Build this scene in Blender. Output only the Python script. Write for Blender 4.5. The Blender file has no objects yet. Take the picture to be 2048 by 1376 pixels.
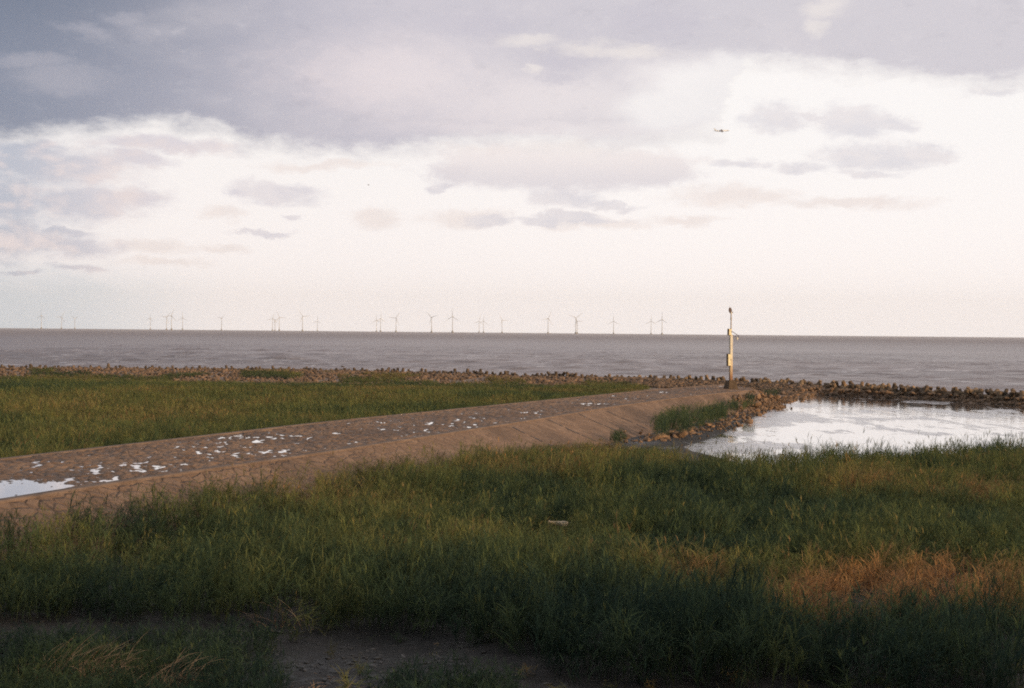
import bpy, bmesh, math, random
import numpy as np
from mathutils import Matrix, Vector

random.seed(7)
RNG = np.random.default_rng(11)
scene = bpy.context.scene
COL = scene.collection
R = math.radians

# ------------------------------------------------------------------ camera
CAM_Z, FOC = 5.2, 2844.44           # eye height over the groyne crest; focal length in photo pixels (2048 wide)
PITCH, ROLL = R(0.475), R(0.53)
cam_d = bpy.data.cameras.new("camera")
cam_d.lens, cam_d.sensor_width, cam_d.clip_start, cam_d.clip_end = 50.0, 36.0, 0.1, 90000
cam = bpy.data.objects.new("camera", cam_d)
COL.objects.link(cam)
CM = Matrix.Rotation(math.pi / 2 - PITCH, 3, 'X') @ Matrix.Rotation(ROLL, 3, 'Z')
cam.matrix_world = Matrix.Translation((0, 0, CAM_Z)) @ CM.to_4x4()
scene.camera = cam
CMN = np.array(CM)


def ray(px, py):
    d = CMN @ np.array([(px - 1024) / FOC, -(py - 688) / FOC, -1.0])
    return d


def W(px, py, z=0.0):
    """the point at height z that the photograph shows at px, py"""
    d = ray(px, py)
    k = (z - CAM_Z) / d[2]
    return np.array([d[0] * k, d[1] * k, z])


def WY(px, py, Y):
    d = ray(px, py)
    k = Y / d[1]
    return np.array([d[0] * k, Y, CAM_Z + d[2] * k])


def PX(x, y, z):
    """world -> photograph pixels (numpy arrays)"""
    p = np.stack([np.asarray(x, float), np.asarray(y, float), np.asarray(z, float) - CAM_Z], -1) @ CMN
    w = np.where(p[..., 2] < -0.1, -p[..., 2], np.nan)
    return 1024 + FOC * p[..., 0] / w, 688 - FOC * p[..., 1] / w


def AZEL(px, py):
    d = ray(px, py)
    d = d / np.linalg.norm(d)
    return math.degrees(math.atan2(d[0], d[1])), math.degrees(math.asin(d[2]))


# ------------------------------------------------------------------ render settings
scene.render.engine = 'CYCLES'
cy = scene.cycles
cy.use_denoising = False
cy.denoiser = 'OPENIMAGEDENOISE'
cy.denoising_input_passes = 'RGB_ALBEDO_NORMAL'
cy.denoising_prefilter = 'ACCURATE'
cy.use_adaptive_sampling = True
cy.adaptive_threshold = 0.012
cy.max_bounces, cy.diffuse_bounces, cy.glossy_bounces, cy.transmission_bounces, cy.volume_bounces = 6, 3, 3, 3, 1
cy.transparent_max_bounces = 6
cy.sample_clamp_indirect = 4.0
cy.sample_clamp_direct = 12.0
cy.filter_width = 1.9
cy.caustics_reflective = cy.caustics_refractive = False
scene.view_settings.view_transform = 'Standard'
scene.view_settings.look = 'None'
scene.view_settings.exposure = 0.10
scene.view_settings.gamma = 1.0

# ------------------------------------------------------------------ sun and sky
SUN_EL, SUN_AZ = R(11.0), R(122.0)      # azimuth clockwise from +Y: behind the camera, to its right
to_sun = Vector((math.sin(SUN_AZ) * math.cos(SUN_EL), math.cos(SUN_AZ) * math.cos(SUN_EL), math.sin(SUN_EL)))
sun_d = bpy.data.lights.new("sun", 'SUN')
sun_d.energy, sun_d.angle, sun_d.color = 2.8, R(0.6), (1.0, 0.75, 0.50)
sun = bpy.data.objects.new("sun", sun_d)
sun.rotation_euler = to_sun.to_track_quat('Z', 'Y').to_euler()
sun.location = to_sun * 60
COL.objects.link(sun)


class NT:
    """small helper to write node trees"""

    def __init__(self, tree):
        self.t = tree
        tree.nodes.clear()

    def new(self, kind, **kw):
        n = self.t.nodes.new(kind)
        for k, v in kw.items():
            setattr(n, k, v)
        return n

    def put(self, sock, v):
        if isinstance(v, bpy.types.NodeSocket):
            self.t.links.new(v, sock)
        elif v is not None:
            if hasattr(sock.default_value, '__len__') and isinstance(v, (tuple, list)) and len(sock.default_value) == 4 and len(v) == 3:
                v = (*v, 1.0)
            sock.default_value = v

    def math(self, op, a, b=None, c=None, clamp=False):
        n = self.new('ShaderNodeMath', operation=op, use_clamp=clamp)
        self.put(n.inputs[0], a)
        self.put(n.inputs[1], b)
        self.put(n.inputs[2], c)
        return n.outputs[0]

    def vmath(self, op, a, b=None, c=None):
        n = self.new('ShaderNodeVectorMath', operation=op)
        self.put(n.inputs[0], a)
        self.put(n.inputs[1], b)
        self.put(n.inputs[2], c)
        return n.outputs['Value'] if op in ('LENGTH', 'DISTANCE', 'DOT_PRODUCT') else n.outputs['Vector']

    def smooth(self, v, a, b, lo=0.0, hi=1.0, kind='SMOOTHSTEP'):
        n = self.new('ShaderNodeMapRange', interpolation_type=kind)
        for i, x in enumerate((v, a, b, lo, hi)):
            self.put(n.inputs[i], x)
        return n.outputs[0]

    def mix(self, f, a, b, mode='MIX'):
        n = self.new('ShaderNodeMix', data_type='RGBA', blend_type=mode)
        self.put(n.inputs[0], f)
        self.put(n.inputs[6], a)
        self.put(n.inputs[7], b)
        return n.outputs[2]

    def noise(self, vec, scale, detail=4.0, rough=0.5, dim='3D', out='Fac', w=0.0):
        n = self.new('ShaderNodeTexNoise', noise_dimensions=dim)
        self.put(n.inputs['Vector'], vec)
        n.inputs['Scale'].default_value = scale
        n.inputs['Detail'].default_value = detail
        n.inputs['Roughness'].default_value = rough
        return n.outputs[out]

    def ramp(self, f, stops, interp='LINEAR'):
        n = self.new('ShaderNodeValToRGB')
        cr = n.color_ramp
        cr.interpolation = interp
        while len(cr.elements) < len(stops):
            cr.elements.new(0.5)
        for e, (p, c) in zip(cr.elements, stops):
            e.position = p
            e.color = (*c, 1)
        self.put(n.inputs[0], f)
        return n.outputs[0]

    def sep(self, v):
        n = self.new('ShaderNodeSeparateXYZ')
        self.put(n.inputs[0], v)
        return n.outputs

    def comb(self, x, y, z):
        n = self.new('ShaderNodeCombineXYZ')
        for i, v in enumerate((x, y, z)):
            self.put(n.inputs[i], v)
        return n.outputs[0]


def lin(r, g, b):
    f = lambda c: c / 12.92 if c <= 0.04045 else ((c + 0.055) / 1.055) ** 2.4
    return (f(r / 255), f(g / 255), f(b / 255))


def build_sky():
    w = bpy.data.worlds.new("World")
    scene.world = w
    w.use_nodes = True
    N = NT(w.node_tree)
    out = N.new('ShaderNodeOutputWorld')
    bg = N.new('ShaderNodeBackground')
    N.t.links.new(bg.outputs[0], out.inputs[0])
    sky = N.new('ShaderNodeTexSky', sky_type='NISHITA')
    sky.sun_disc = False
    sky.sun_elevation, sky.sun_rotation = SUN_EL, SUN_AZ
    sky.air_density, sky.dust_density, sky.ozone_density = 1.2, 2.0, 1.0
    clear = N.mix(1.0, sky.outputs[0], (0.09, 0.09, 0.09), 'MULTIPLY')
    d = N.new('ShaderNodeTexCoord').outputs['Generated']
    x, y, z = N.sep(N.vmath('NORMALIZE', d))
    az = N.math('MULTIPLY', N.math('ARCTAN2', x, y), 57.29578)
    el = N.math('MULTIPLY', N.math('ARCSINE', z), 57.29578)
    p = N.comb(az, el, 0.0)
    # two scales of turbulence push the cloud edges about
    s1 = N.vmath('MULTIPLY', p, (0.38, 0.85, 1))
    n1 = N.vmath('SUBTRACT', N.noise(s1, 1.3, 9, 0.68, out='Color'), (0.5, 0.5, 0.5))
    s2 = N.vmath('MULTIPLY', p, (0.12, 0.34, 1))
    n2 = N.vmath('SUBTRACT', N.noise(s2, 1.0, 3, 0.5, out='Color'), (0.5, 0.5, 0.5))
    q0 = N.vmath('MULTIPLY_ADD', n2, (1.4, 0.6, 0), p)
    q = N.vmath('MULTIPLY_ADD', n1, (2.3, 1.25, 0), p)
    q = N.vmath('MULTIPLY_ADD', n2, (2.2, 0.9, 0), q)
    qx, qy, _ = N.sep(q)
    ero = N.math('MULTIPLY', N.math('SUBTRACT', N.noise(N.vmath('MULTIPLY', q0, (0.95, 1.7, 1)), 1.0, 9, 0.63), 0.5), 1.5)
    fine = N.noise(N.vmath('MULTIPLY', p, (0.55, 1.1, 1)), 1.0, 8, 0.62)
    broad = N.noise(N.vmath('MULTIPLY', p, (0.13, 0.3, 1)), 1.0, 5, 0.55)

    def blobs(lst, vec, k=None):
        acc = None
        for (bx, by, rx, ry) in lst:
            a, e = AZEL(bx, by)
            sx, sy = 1 / (rx * 0.0201), 1 / (ry * 0.0201)
            f = N.vmath('LENGTH', N.vmath('MULTIPLY_ADD', vec, (sx, sy, 0), (-a * sx, -e * sy, 0)))
            if acc is None:
                acc = f
            else:
                n = N.new('ShaderNodeMath', operation='SMOOTH_MIN')
                N.put(n.inputs[0], acc)
                N.put(n.inputs[1], f)
                n.inputs[2].default_value = 0.25
                acc = n.outputs[0]
        return acc

    # clear part: cream haze low down, whiter higher, bluish to the left
    low = N.smooth(el, 0.0, 9.0)
    right = N.smooth(az, -18.0, 14.0)
    base = N.mix(low, (0.97, 0.905, 0.888), (0.905, 0.872, 0.858))
    base = N.mix(N.math('MULTIPLY', right, 0.8), base, N.mix(low, (1.04, 0.972, 0.950), (0.94, 0.914, 0.905)))
    leftm = N.math('MULTIPLY', N.smooth(az, -10.0, -21.0), N.smooth(N.math('ADD', el, N.math('MULTIPLY', fine, 1.6)), 3.6, 2.0))
    base = N.mix(N.math('MULTIPLY', leftm, 0.9), base, lin(190, 206, 216))
    leftw = N.smooth(az, -13.0, -20.5)
    base = N.mix(N.math('MULTIPLY', leftw, 0.35), base, lin(205, 206, 212))
    col = base

    # pinkish far cumulus and thin streaks
    pink = blobs([(1460, 392, 120, 20), (1700, 402, 150, 12), (740, 438, 50, 20), (940, 436, 95, 20), (1200, 442, 110, 14),
                  (1370, 440, 60, 9), (430, 432, 38, 16), (300, 492, 75, 14), (330, 523, 90, 8),
                   (650, 330, 120, 9), (440, 495, 50, 8), (980, 305, 70, 10)], q)
    m = N.smooth(N.math('ADD', pink, ero), 1.45, 0.35)
    col = N.mix(N.math('MULTIPLY', m, 0.75), col, N.mix(fine, lin(226, 218, 217), lin(244, 230, 223)))
    # lavender cumulus
    lav = blobs([(550, 384, 78, 26), (500, 388, 35, 10), (890, 350, 50, 20), (1125, 402, 62, 19), (1210, 409, 60, 8),
                 (985, 440, 55, 14), (1130, 436, 130, 9), (880, 378, 26, 8), (1705, 238, 75, 30), (1795, 243, 40, 16), (1555, 232, 62, 30),
                 (1755, 308, 105, 28), (1850, 305, 50, 18), (1610, 332, 48, 14), (1495, 327, 55, 9), (1965, 181, 40, 10),
                 (570, 440, 22, 5), (520, 470, 60, 5), (1640, 225, 30, 6), (1740, 345, 60, 8)], q)
    m = N.smooth(N.math('ADD', lav, ero), 1.4, 0.5)
    lavc = N.mix(right, lin(214, 209, 216), lin(221, 218, 223))
    col = N.mix(N.math('MULTIPLY', m, 0.92), col, N.mix(N.smooth(fine, 0.38, 0.62), lavc, N.mix(0.40, lavc, lin(243, 234, 231))))
    big_c = N.smooth(N.math('ADD', blobs([(1120, 332, 245, 46), (960, 340, 90, 34), (1290, 338, 90, 32)], q0), N.math('MULTIPLY', ero, 0.7)), 1.35, 0.75)
    col = N.mix(N.math('MULTIPLY', big_c, 0.85), col, N.mix(N.smooth(el, 5.7, 7.3), lin(217, 211, 216), lin(236, 227, 226)))
    # heavier cloud on the left
    lft = blobs([(110, 330, 150, 34), (60, 300, 90, 20), (40, 400, 90, 60), (170, 405, 120, 36), (270, 398, 60, 22), (20, 480, 70, 36),
                 (130, 492, 95, 18), (150, 534, 55, 7), (40, 545, 36, 4), (130, 470, 60, 10), (330, 290, 150, 14), (250, 318, 90, 18)], q)
    m = N.smooth(N.math('ADD', lft, ero), 1.5, 0.4)
    lc = N.mix(N.smooth(az, -14.0, -20.5), lin(216, 210, 216), lin(178, 184, 198))
    lc = N.mix(N.smooth(fine, 0.42, 0.68), lc, lin(226, 214, 214))
    col = N.mix(N.math('MULTIPLY', m, 0.95), col, lc)
    # the long deck of cloud that fills the top of the picture
    fc = N.new('ShaderNodeFloatCurve')
    pts = [(-400, 262), (0, 262), (180, 246), (390, 243), (440, 255), (500, 280), (640, 284), (720, 298), (850, 300), (950, 280), (1100, 278), (1300, 272),
           (1400, 258), (1450, 225), (1470, 140), (1510, 108), (1650, 118), (1720, 135), (1850, 147), (1950, 158), (2048, 150), (2500, 140)]
    cv = fc.mapping.curves[0]
    pp = []
    for a, b in pts:
        A, E = AZEL(a, b)
        pp.append(((A + 30) / 60, E / 20))
    while len(cv.points) < len(pp):
        cv.points.new(0.5, 0.5)
    for c, (a, b) in zip(cv.points, pp):
        c.location = (a, b)
        c.handle_type = 'AUTO_CLAMPED'
    fc.mapping.update()
    N.put(fc.inputs['Value'], N.math('DIVIDE', N.math('ADD', N.math('MULTIPLY_ADD', N.sep(n1)[0], 2.6, az), 30.0), 60.0))
    edge = N.math('MULTIPLY', fc.outputs[0], 20.0)
    eh = N.math('SUBTRACT', N.math('MULTIPLY_ADD', N.sep(n1)[1], 1.7, N.math('MULTIPLY_ADD', N.sep(n2)[1], 1.2, el)), edge)
    deck = N.math('MULTIPLY', N.smooth(N.math('MULTIPLY_ADD', ero, -0.6, eh), -0.75, 0.55), N.math('SUBTRACT', 1.0, N.math('MULTIPLY', N.smooth(blobs([(1400, 190, 110, 62), (1330, 215, 90, 40), (1450, 150, 60, 40)], q), 1.5, 0.5), 0.72)))
    dk = N.mix(right, lin(194, 190, 201), lin(206, 202, 209))
    dk = N.mix(N.math('MULTIPLY', N.smooth(az, -3.0, -22.0), 0.95), dk, lin(124, 134, 154))
    topd = N.math('MULTIPLY', N.smooth(el, 8.5, 14.0), N.smooth(az, -7.0, -20.0))
    dk = N.mix(N.math('MULTIPLY', topd, 0.62), dk, lin(92, 106, 128))
    pale = blobs([(800, 150, 230, 75), (1080, 200, 330, 60), (1330, 160, 130, 50), (1120, 255, 330, 24)], q)
    dk = N.mix(N.math('MULTIPLY', N.smooth(N.math('MULTIPLY_ADD', ero, 0.8, pale), 1.6, 0.1), 0.85), dk, N.mix(right, lin(224, 212, 216), lin(233, 228, 229)))
    dk = N.mix(N.math('MULTIPLY', N.smooth(broad, 0.5, 0.72), 0.22), dk, N.mix(leftw, lin(228, 220, 222), lin(176, 180, 192)))
    dk = N.mix(N.math('MULTIPLY', N.smooth(fine, 0.45, 0.30), 0.22), dk, N.mix(0.5, dk, lin(120, 122, 140)))
    bl = blobs([(1130, 125, 65, 26), (1120, 160, 50, 14), (960, 60, 90, 26), (1320, 45, 110, 45)], q)
    dk = N.mix(N.math('MULTIPLY', N.smooth(N.math('ADD', bl, ero), 1.5, 0.2), 0.6), dk, lin(196, 192, 203))
    ls = blobs([(120, 152, 90, 22), (60, 120, 70, 12), (320, 60, 60, 14), (250, 34, 34, 12), (170, 60, 50, 10)], q)
    dk = N.mix(N.math('MULTIPLY', N.smooth(N.math('ADD', ls, ero), 1.8, 0.2), 0.45), dk, lin(182, 180, 190))
    holes = blobs([(1070, 92, 42, 10), (1165, 104, 40, 14), (1062, 140, 16, 5), (1655, 12, 30, 14), (1635, 48, 22, 12), (1250, 110, 60, 12),
                   (1150, 292, 26, 14), (1100, 295, 70, 6)], q)
    hm = N.smooth(N.math('ADD', holes, ero), 1.9, 0.3)
    dk = N.mix(N.math('MULTIPLY', hm, 0.48), dk, lin(244, 236, 229))
    dk = N.mix(N.math('MULTIPLY', N.smooth(ero, 0.05, 0.5), 0.28), dk, N.mix(leftw, lin(232, 225, 227), lin(170, 174, 188)))
    dk = N.mix(N.math('MULTIPLY', N.smooth(ero, -0.05, -0.5), 0.30), dk, N.mix(0.55, dk, lin(128, 130, 148)))
    # overhead, out of view, the deck is made paler to brighten the ground
    dk = N.mix(N.smooth(el, 16.0, 34.0), dk, (0.92, 0.90, 0.92))
    col = N.mix(deck, col, dk)
    # bright broken rim under the deck
    rim = N.math('MULTIPLY', N.smooth(eh, -0.9, -0.15), N.smooth(eh, 0.35, -0.05))
    col = N.mix(N.math('MULTIPLY', N.math('MULTIPLY', rim, N.smooth(az, -19.0, -12.0)), 0.22), col, lin(247, 243, 238))
    # the cloud is over the sea; behind the camera the sky is clear
    front = N.smooth(N.math('MULTIPLY_ADD', N.math('SUBTRACT', broad, 0.5), 0.5, y), -0.45, 0.25)
    fin = N.mix(front, clear, col)
    N.put(bg.inputs['Color'], fin)
    bg.inputs['Strength'].default_value = 1.0


build_sky()

# ------------------------------------------------------------------ small numpy tools
def vnoise(x, y, seed=0):
    xi, yi = np.floor(x).astype(np.int64), np.floor(y).astype(np.int64)
    fx, fy = x - xi, y - yi
    fx, fy = fx * fx * (3 - 2 * fx), fy * fy * (3 - 2 * fy)

    def h(a, b):
        n = (a * 374761393 + b * 668265263 + seed * 974711) & 0xFFFFFFFF
        n = ((n ^ (n >> 13)) * 1274126177) & 0xFFFFFFFF
        return ((n ^ (n >> 16)) & 0xFFFF) / 65535.0
    a = h(xi, yi) * (1 - fx) + h(xi + 1, yi) * fx
    b = h(xi, yi + 1) * (1 - fx) + h(xi + 1, yi + 1) * fx
    return a * (1 - fy) + b * fy


def fbm(x, y, oct=4, seed=0, gain=0.5):
    s, a, t = 0, 1.0, 0
    for i in range(oct):
        s = s + a * vnoise(x * 2 ** i, y * 2 ** i, seed + i * 17)
        t += a
        a *= gain
    return s / t


def sstep(v, a, b):
    t = np.clip((v - a) / (b - a), 0, 1)
    return t * t * (3 - 2 * t)


def polydist(x, y, pts):
    """distance to an open polyline and signed side (+ = left of its direction)"""
    best = np.full(np.shape(x), 1e9)
    side = np.zeros(np.shape(x))
    for (a, b) in zip(pts[:-1], pts[1:]):
        dx, dy = b[0] - a[0], b[1] - a[1]
        L2 = dx * dx + dy * dy
        t = np.clip(((x - a[0]) * dx + (y - a[1]) * dy) / L2, 0, 1)
        d = np.hypot(x - a[0] - t * dx, y - a[1] - t * dy)
        c = dx * (y - a[1]) - dy * (x - a[0])
        m = d < best
        best = np.where(m, d, best)
        side = np.where(m, np.sign(c), side)
    return best, side


def inpoly(x, y, poly):
    r = np.zeros(np.shape(x), bool)
    n = len(poly)
    for i in range(n):
        x1, y1 = poly[i][:2]
        x2, y2 = poly[(i + 1) % n][:2]
        c = ((y1 > y) != (y2 > y)) & (x < (x2 - x1) * (y - y1) / (y2 - y1 + 1e-12) + x1)
        r ^= c
    return r


def tag(o, label=None, cat=None, group=None, kind=None):
    for k, v in (("label", label), ("category", cat), ("group", group), ("kind", kind)):
        if v:
            o[k] = v
    return o


def mesh_obj(name, verts, faces, mat, parent=None, smooth=False, loc=None):
    me = bpy.data.meshes.new(name)
    me.from_pydata([tuple(map(float, v)) for v in verts], [], [tuple(map(int, f)) for f in faces])
    return link(name, me, mat, parent, smooth, loc)


def link(name, me, mat, parent=None, smooth=False, loc=None):
    if mat is not None and not me.materials:
        me.materials.append(mat)
    if smooth:
        me.polygons.foreach_set("use_smooth", np.ones(len(me.polygons), bool))
    me.update()
    o = bpy.data.objects.new(name, me)
    COL.objects.link(o)
    if parent is not None:
        o.parent = parent
    if loc is not None:
        o.location = loc
    return o


def quads_mesh(name, V, nr, nc):
    """grid mesh from an (nr*nc, 3) array"""
    me = bpy.data.meshes.new(name)
    i = np.arange((nr - 1) * (nc - 1))
    r, c = i // (nc - 1), i % (nc - 1)
    a = r * nc + c
    F = np.stack([a, a + 1, a + nc + 1, a + nc], -1)
    fast_mesh(me, V, F)
    return me


def fast_mesh(me, V, F):
    V = np.asarray(V, np.float32)
    F = np.asarray(F, np.int32)
    k = F.shape[1]
    me.vertices.add(len(V))
    me.vertices.foreach_set("co", V.ravel())
    me.loops.add(F.size)
    me.loops.foreach_set("vertex_index", F.ravel())
    me.polygons.add(len(F))
    me.polygons.foreach_set("loop_start", np.arange(0, F.size, k, dtype=np.int32))
    me.update(calc_edges=True)
    me.validate()


def empty(name, loc=(0, 0, 0), rot=(0, 0, 0), size=1.0):
    o = bpy.data.objects.new(name, None)
    o.empty_display_size = 0.3
    o.location = loc
    o.rotation_euler = rot
    o.scale = (size, size, size)
    COL.objects.link(o)
    return o


def bm_box(bm, c, s, rot=None):
    M = Matrix.Translation(c) @ (rot.to_4x4() if rot is not None else Matrix()) @ Matrix.Diagonal((*s, 1))
    bmesh.ops.create_cube(bm, size=1.0, matrix=M)


def bm_cone(bm, p0, p1, r0, r1, seg=10):
    p0, p1 = Vector(p0), Vector(p1)
    d = p1 - p0
    M = Matrix.Translation((p0 + p1) / 2) @ d.to_track_quat('Z', 'Y').to_matrix().to_4x4()
    bmesh.ops.create_cone(bm, cap_ends=True, segments=seg, radius1=r0, radius2=r1, depth=d.length, matrix=M)


def bm_obj(name, bm, mat, parent=None, smooth=False, bevel=0.0):
    if bevel:
        bmesh.ops.bevel(bm, geom=list(bm.edges), offset=bevel, segments=2, affect='EDGES', profile=0.6)
    me = bpy.data.meshes.new(name)
    bm.to_mesh(me)
    bm.free()
    return link(name, me, mat, parent, smooth)


# ------------------------------------------------------------------ materials
def material(name):
    m = bpy.data.materials.new(name)
    m.use_nodes = True
    N = NT(m.node_tree)
    out = N.new('ShaderNodeOutputMaterial')
    return m, N, out


def principled(N, out, color, rough=0.8, spec=0.3, metal=0.0, normal=None, ior=None):
    b = N.new('ShaderNodeBsdfPrincipled')
    N.put(b.inputs['Base Color'], color)
    N.put(b.inputs['Roughness'], rough)
    N.put(b.inputs['Metallic'], metal)
    N.put(b.inputs['Specular IOR Level'], spec)
    if ior:
        b.inputs['IOR'].default_value = ior
    if normal is not None:
        N.put(b.inputs['Normal'], normal)
    N.t.links.new(b.outputs[0], out.inputs['Surface'])
    return b


def bump(N, h, strength=0.5, dist=0.05, normal=None):
    n = N.new('ShaderNodeBump')
    n.inputs['Strength'].default_value = strength
    n.inputs['Distance'].default_value = dist
    N.put(n.inputs['Height'], h)
    if normal is not None:
        N.put(n.inputs['Normal'], normal)
    return n.outputs[0]


def geo_pos(N):
    return N.new('ShaderNodeNewGeometry').outputs['Position']


def mat_noise(name, c1, c2, scale=2.0, rough=0.85, b=0.0, bd=0.03, c3=None, obj=True, spec=0.25):
    """two or three colours mixed by turbulence, varied per object"""
    m, N, out = material(name)
    co = N.new('ShaderNodeTexCoord').outputs['Object'] if obj else geo_pos(N)
    oi = N.new('ShaderNodeObjectInfo').outputs['Random']
    v = N.vmath('ADD', co, N.comb(N.math('MULTIPLY', oi, 37.0), 0.0, 0.0)) if obj else co
    n = N.noise(v, scale, 6, 0.6)
    col = N.mix(N.smooth(n, 0.35, 0.65), c1, c2)
    if c3:
        col = N.mix(N.smooth(N.noise(v, scale * 2.7, 4, 0.6), 0.55, 0.7), col, c3)
    if obj:
        col = N.mix(1.0, col, N.ramp(oi, [(0, (0.75, 0.75, 0.76)), (0.5, (1, 0.97, 0.94)), (1, (1.2, 1.12, 1.05))]), 'MULTIPLY')
    nm = bump(N, N.noise(v, scale * 4, 6, 0.65), b, bd) if b else None
    principled(N, out, col, rough, spec, normal=nm)
    return m


M = {}
# stone-pitched groyne
def groyne_mat(name, deck):
    m, N, out = material(name)
    pos = geo_pos(N)
    rot = N.new('ShaderNodeVectorRotate', rotation_type='Z_AXIS')
    N.put(rot.inputs['Vector'], pos)
    rot.inputs['Angle'].default_value = R(22)
    v = rot.outputs[0]
    warp = N.vmath('MULTIPLY_ADD', N.vmath('SUBTRACT', N.noise(v, 0.9, 3, 0.5, out='Color'), (0.5, 0.5, 0.5)), (0.5, 0.5, 0.5), v)
    cells = N.vmath('MULTIPLY', warp, (1.0, 0.8, 1.0))
    vo = N.new('ShaderNodeTexVoronoi', feature='DISTANCE_TO_EDGE')
    N.put(vo.inputs['Vector'], cells)
    vo.inputs['Scale'].default_value = 2.1 if deck else 1.9
    vc = N.new('ShaderNodeTexVoronoi', feature='F1')
    N.put(vc.inputs['Vector'], cells)
    vc.inputs['Scale'].default_value = 2.1 if deck else 1.9
    cellr = N.sep(vc.outputs['Color'])[0]
    joint = N.smooth(vo.outputs['Distance'], 0.015, 0.10)
    patch = N.noise(v, 0.16, 5, 0.6)
    fine = N.noise(v, 3.2, 7, 0.68)
    if deck:
        a, b, c = (0.205, 0.116, 0.068), (0.27, 0.162, 0.098), (0.145, 0.086, 0.055)
    else:
        a, b, c = (0.180, 0.112, 0.074), (0.245, 0.157, 0.106), (0.125, 0.082, 0.058)
    col = N.mix(cellr, a, b)
    col = N.mix(N.smooth(patch, 0.42, 0.66), col, c)
    col = N.mix(N.math('MULTIPLY', N.smooth(fine, 0.5, 0.75), 0.45), col, (0.30, 0.22, 0.16))
    col = N.mix(N.math('MULTIPLY', N.smooth(fine, 0.45, 0.28), 0.6), col, (0.075, 0.055, 0.042))
    hatch = N.noise(N.vmath('MULTIPLY', v, (0.9, 4.5, 2.0)), 1.0, 5, 0.65)
    col = N.mix(N.math('MULTIPLY', N.smooth(hatch, 0.50, 0.68), 0.0 if deck else 0.55), col, (0.095, 0.062, 0.045))
    strong = N.smooth(N.noise(v, 0.10, 3, 0.5), 0.38, 0.62)
    coarse = N.smooth(N.math('MULTIPLY_ADD', N.math('SUBTRACT', patch, 0.5), 8.0, N.sep(pos)[0]), -1.0, -12.0)
    coarse = N.math('MULTIPLY_ADD', coarse, 0.8, 0.2)
    brk = N.smooth(N.noise(v, 1.4, 4, 0.6), 0.40, 0.62)
    jd = N.math('MULTIPLY', N.math('MULTIPLY', N.math('SUBTRACT', 1.0, joint), brk), N.math('MULTIPLY', N.math('MULTIPLY_ADD', strong, 0.30, 0.16), coarse))
    col = N.mix(jd, col, (0.05, 0.036, 0.028))
    fine = N.math('ADD', fine, N.math('MULTIPLY', hatch, 0.0 if deck else -0.9))
    nm = bump(N, N.math('ADD', N.math('MULTIPLY', N.smooth(vo.outputs['Distance'], 0.0, 0.16), N.math('MULTIPLY', coarse, 0.9)), N.math('MULTIPLY', fine, 0.55)), 0.7 if deck else 1.0, 0.08)
    if deck:
        wet = N.math('MAXIMUM', N.math('MULTIPLY', N.smooth(N.noise(v, 0.22, 4, 0.55), 0.50, 0.66), 0.6), N.smooth(N.sep(pos)[2], 0.022, -0.022))
        col = N.mix(N.math('MULTIPLY', wet, 0.62), col, (0.070, 0.048, 0.036))
        rg = N.smooth(wet, 0, 1, 0.88, 0.66)
        principled(N, out, col, rg, 0.25, normal=nm)
    else:
        principled(N, out, col, 0.9, 0.15, normal=nm)
    return m


M['deck'] = groyne_mat('wet_stone_paving', True)
M['slope'] = groyne_mat('stone_pitching', False)
M['coping'] = mat_noise('coping_concrete', (0.15, 0.095, 0.062), (0.22, 0.145, 0.10), 0.9, 0.9, 0.4, 0.02, (0.10, 0.07, 0.055), obj=False)
M['joint'] = mat_noise('dark_seep', (0.035, 0.027, 0.022), (0.07, 0.05, 0.04), 1.2, 0.6, obj=False)
M['tetra'] = mat_noise('weathered_concrete', (0.17, 0.118, 0.078), (0.29, 0.20, 0.125), 1.1, 0.92, 0.4, 0.04, (0.085, 0.065, 0.045))
M['tetra_dark'] = mat_noise('dark_concrete', (0.085, 0.062, 0.046), (0.17, 0.12, 0.082), 1.1, 0.92, 0.4, 0.04, (0.045, 0.038, 0.030))  # darker concrete tone: whole left end, some blocks elsewhere
M['rock'] = mat_noise('tan_rock', (0.18, 0.112, 0.070), (0.32, 0.20, 0.122), 1.3, 0.9, 0.6, 0.05, (0.07, 0.05, 0.036))
M['rubble'] = mat_noise('rubble_rock', (0.115, 0.076, 0.050), (0.25, 0.156, 0.098), 0.8, 0.9, 0.5, 0.05, (0.10, 0.07, 0.048), obj=False)


def mat_ground():
    m, N, out = material('marsh_mud')
    pos = geo_pos(N)
    n = N.noise(pos, 0.35, 6, 0.6)
    f = N.noise(pos, 5.0, 6, 0.7)
    col = N.mix(N.smooth(n, 0.35, 0.65), (0.012, 0.010, 0.009), (0.026, 0.021, 0.019))
    col = N.mix(N.math('MULTIPLY', N.smooth(f, 0.5, 0.72), 0.6), col, (0.075, 0.060, 0.050))
    col = N.mix(N.math('MULTIPLY', N.smooth(f, 0.46, 0.30), 0.7), col, (0.02, 0.017, 0.014))
    n2 = N.noise(pos, 0.6, 5, 0.62)
    wet = N.smooth(n2, 0.55, 0.68)
    film = N.math('MULTIPLY', N.new('ShaderNodeAttribute', attribute_name='film').outputs['Fac'], N.smooth(f, 0.58, 0.42))
    bank = N.new('ShaderNodeAttribute', attribute_name='bank').outputs['Fac']
    col = N.mix(bank, col, N.mix(N.smooth(N.noise(pos, 1.1, 6, 0.7), 0.38, 0.62), (0.095, 0.062, 0.042), (0.27, 0.175, 0.115)))
    nm = bump(N, N.math('ADD', f, N.math('MULTIPLY', N.noise(pos, 1.6, 4, 0.6), 0.8)), 1.0, 0.16)
    principled(N, out, col, N.smooth(N.math('MAXIMUM', wet, film), 0, 1, 0.85, 0.22), 0.5, normal=nm)
    return m


M['ground'] = mat_ground()


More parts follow.
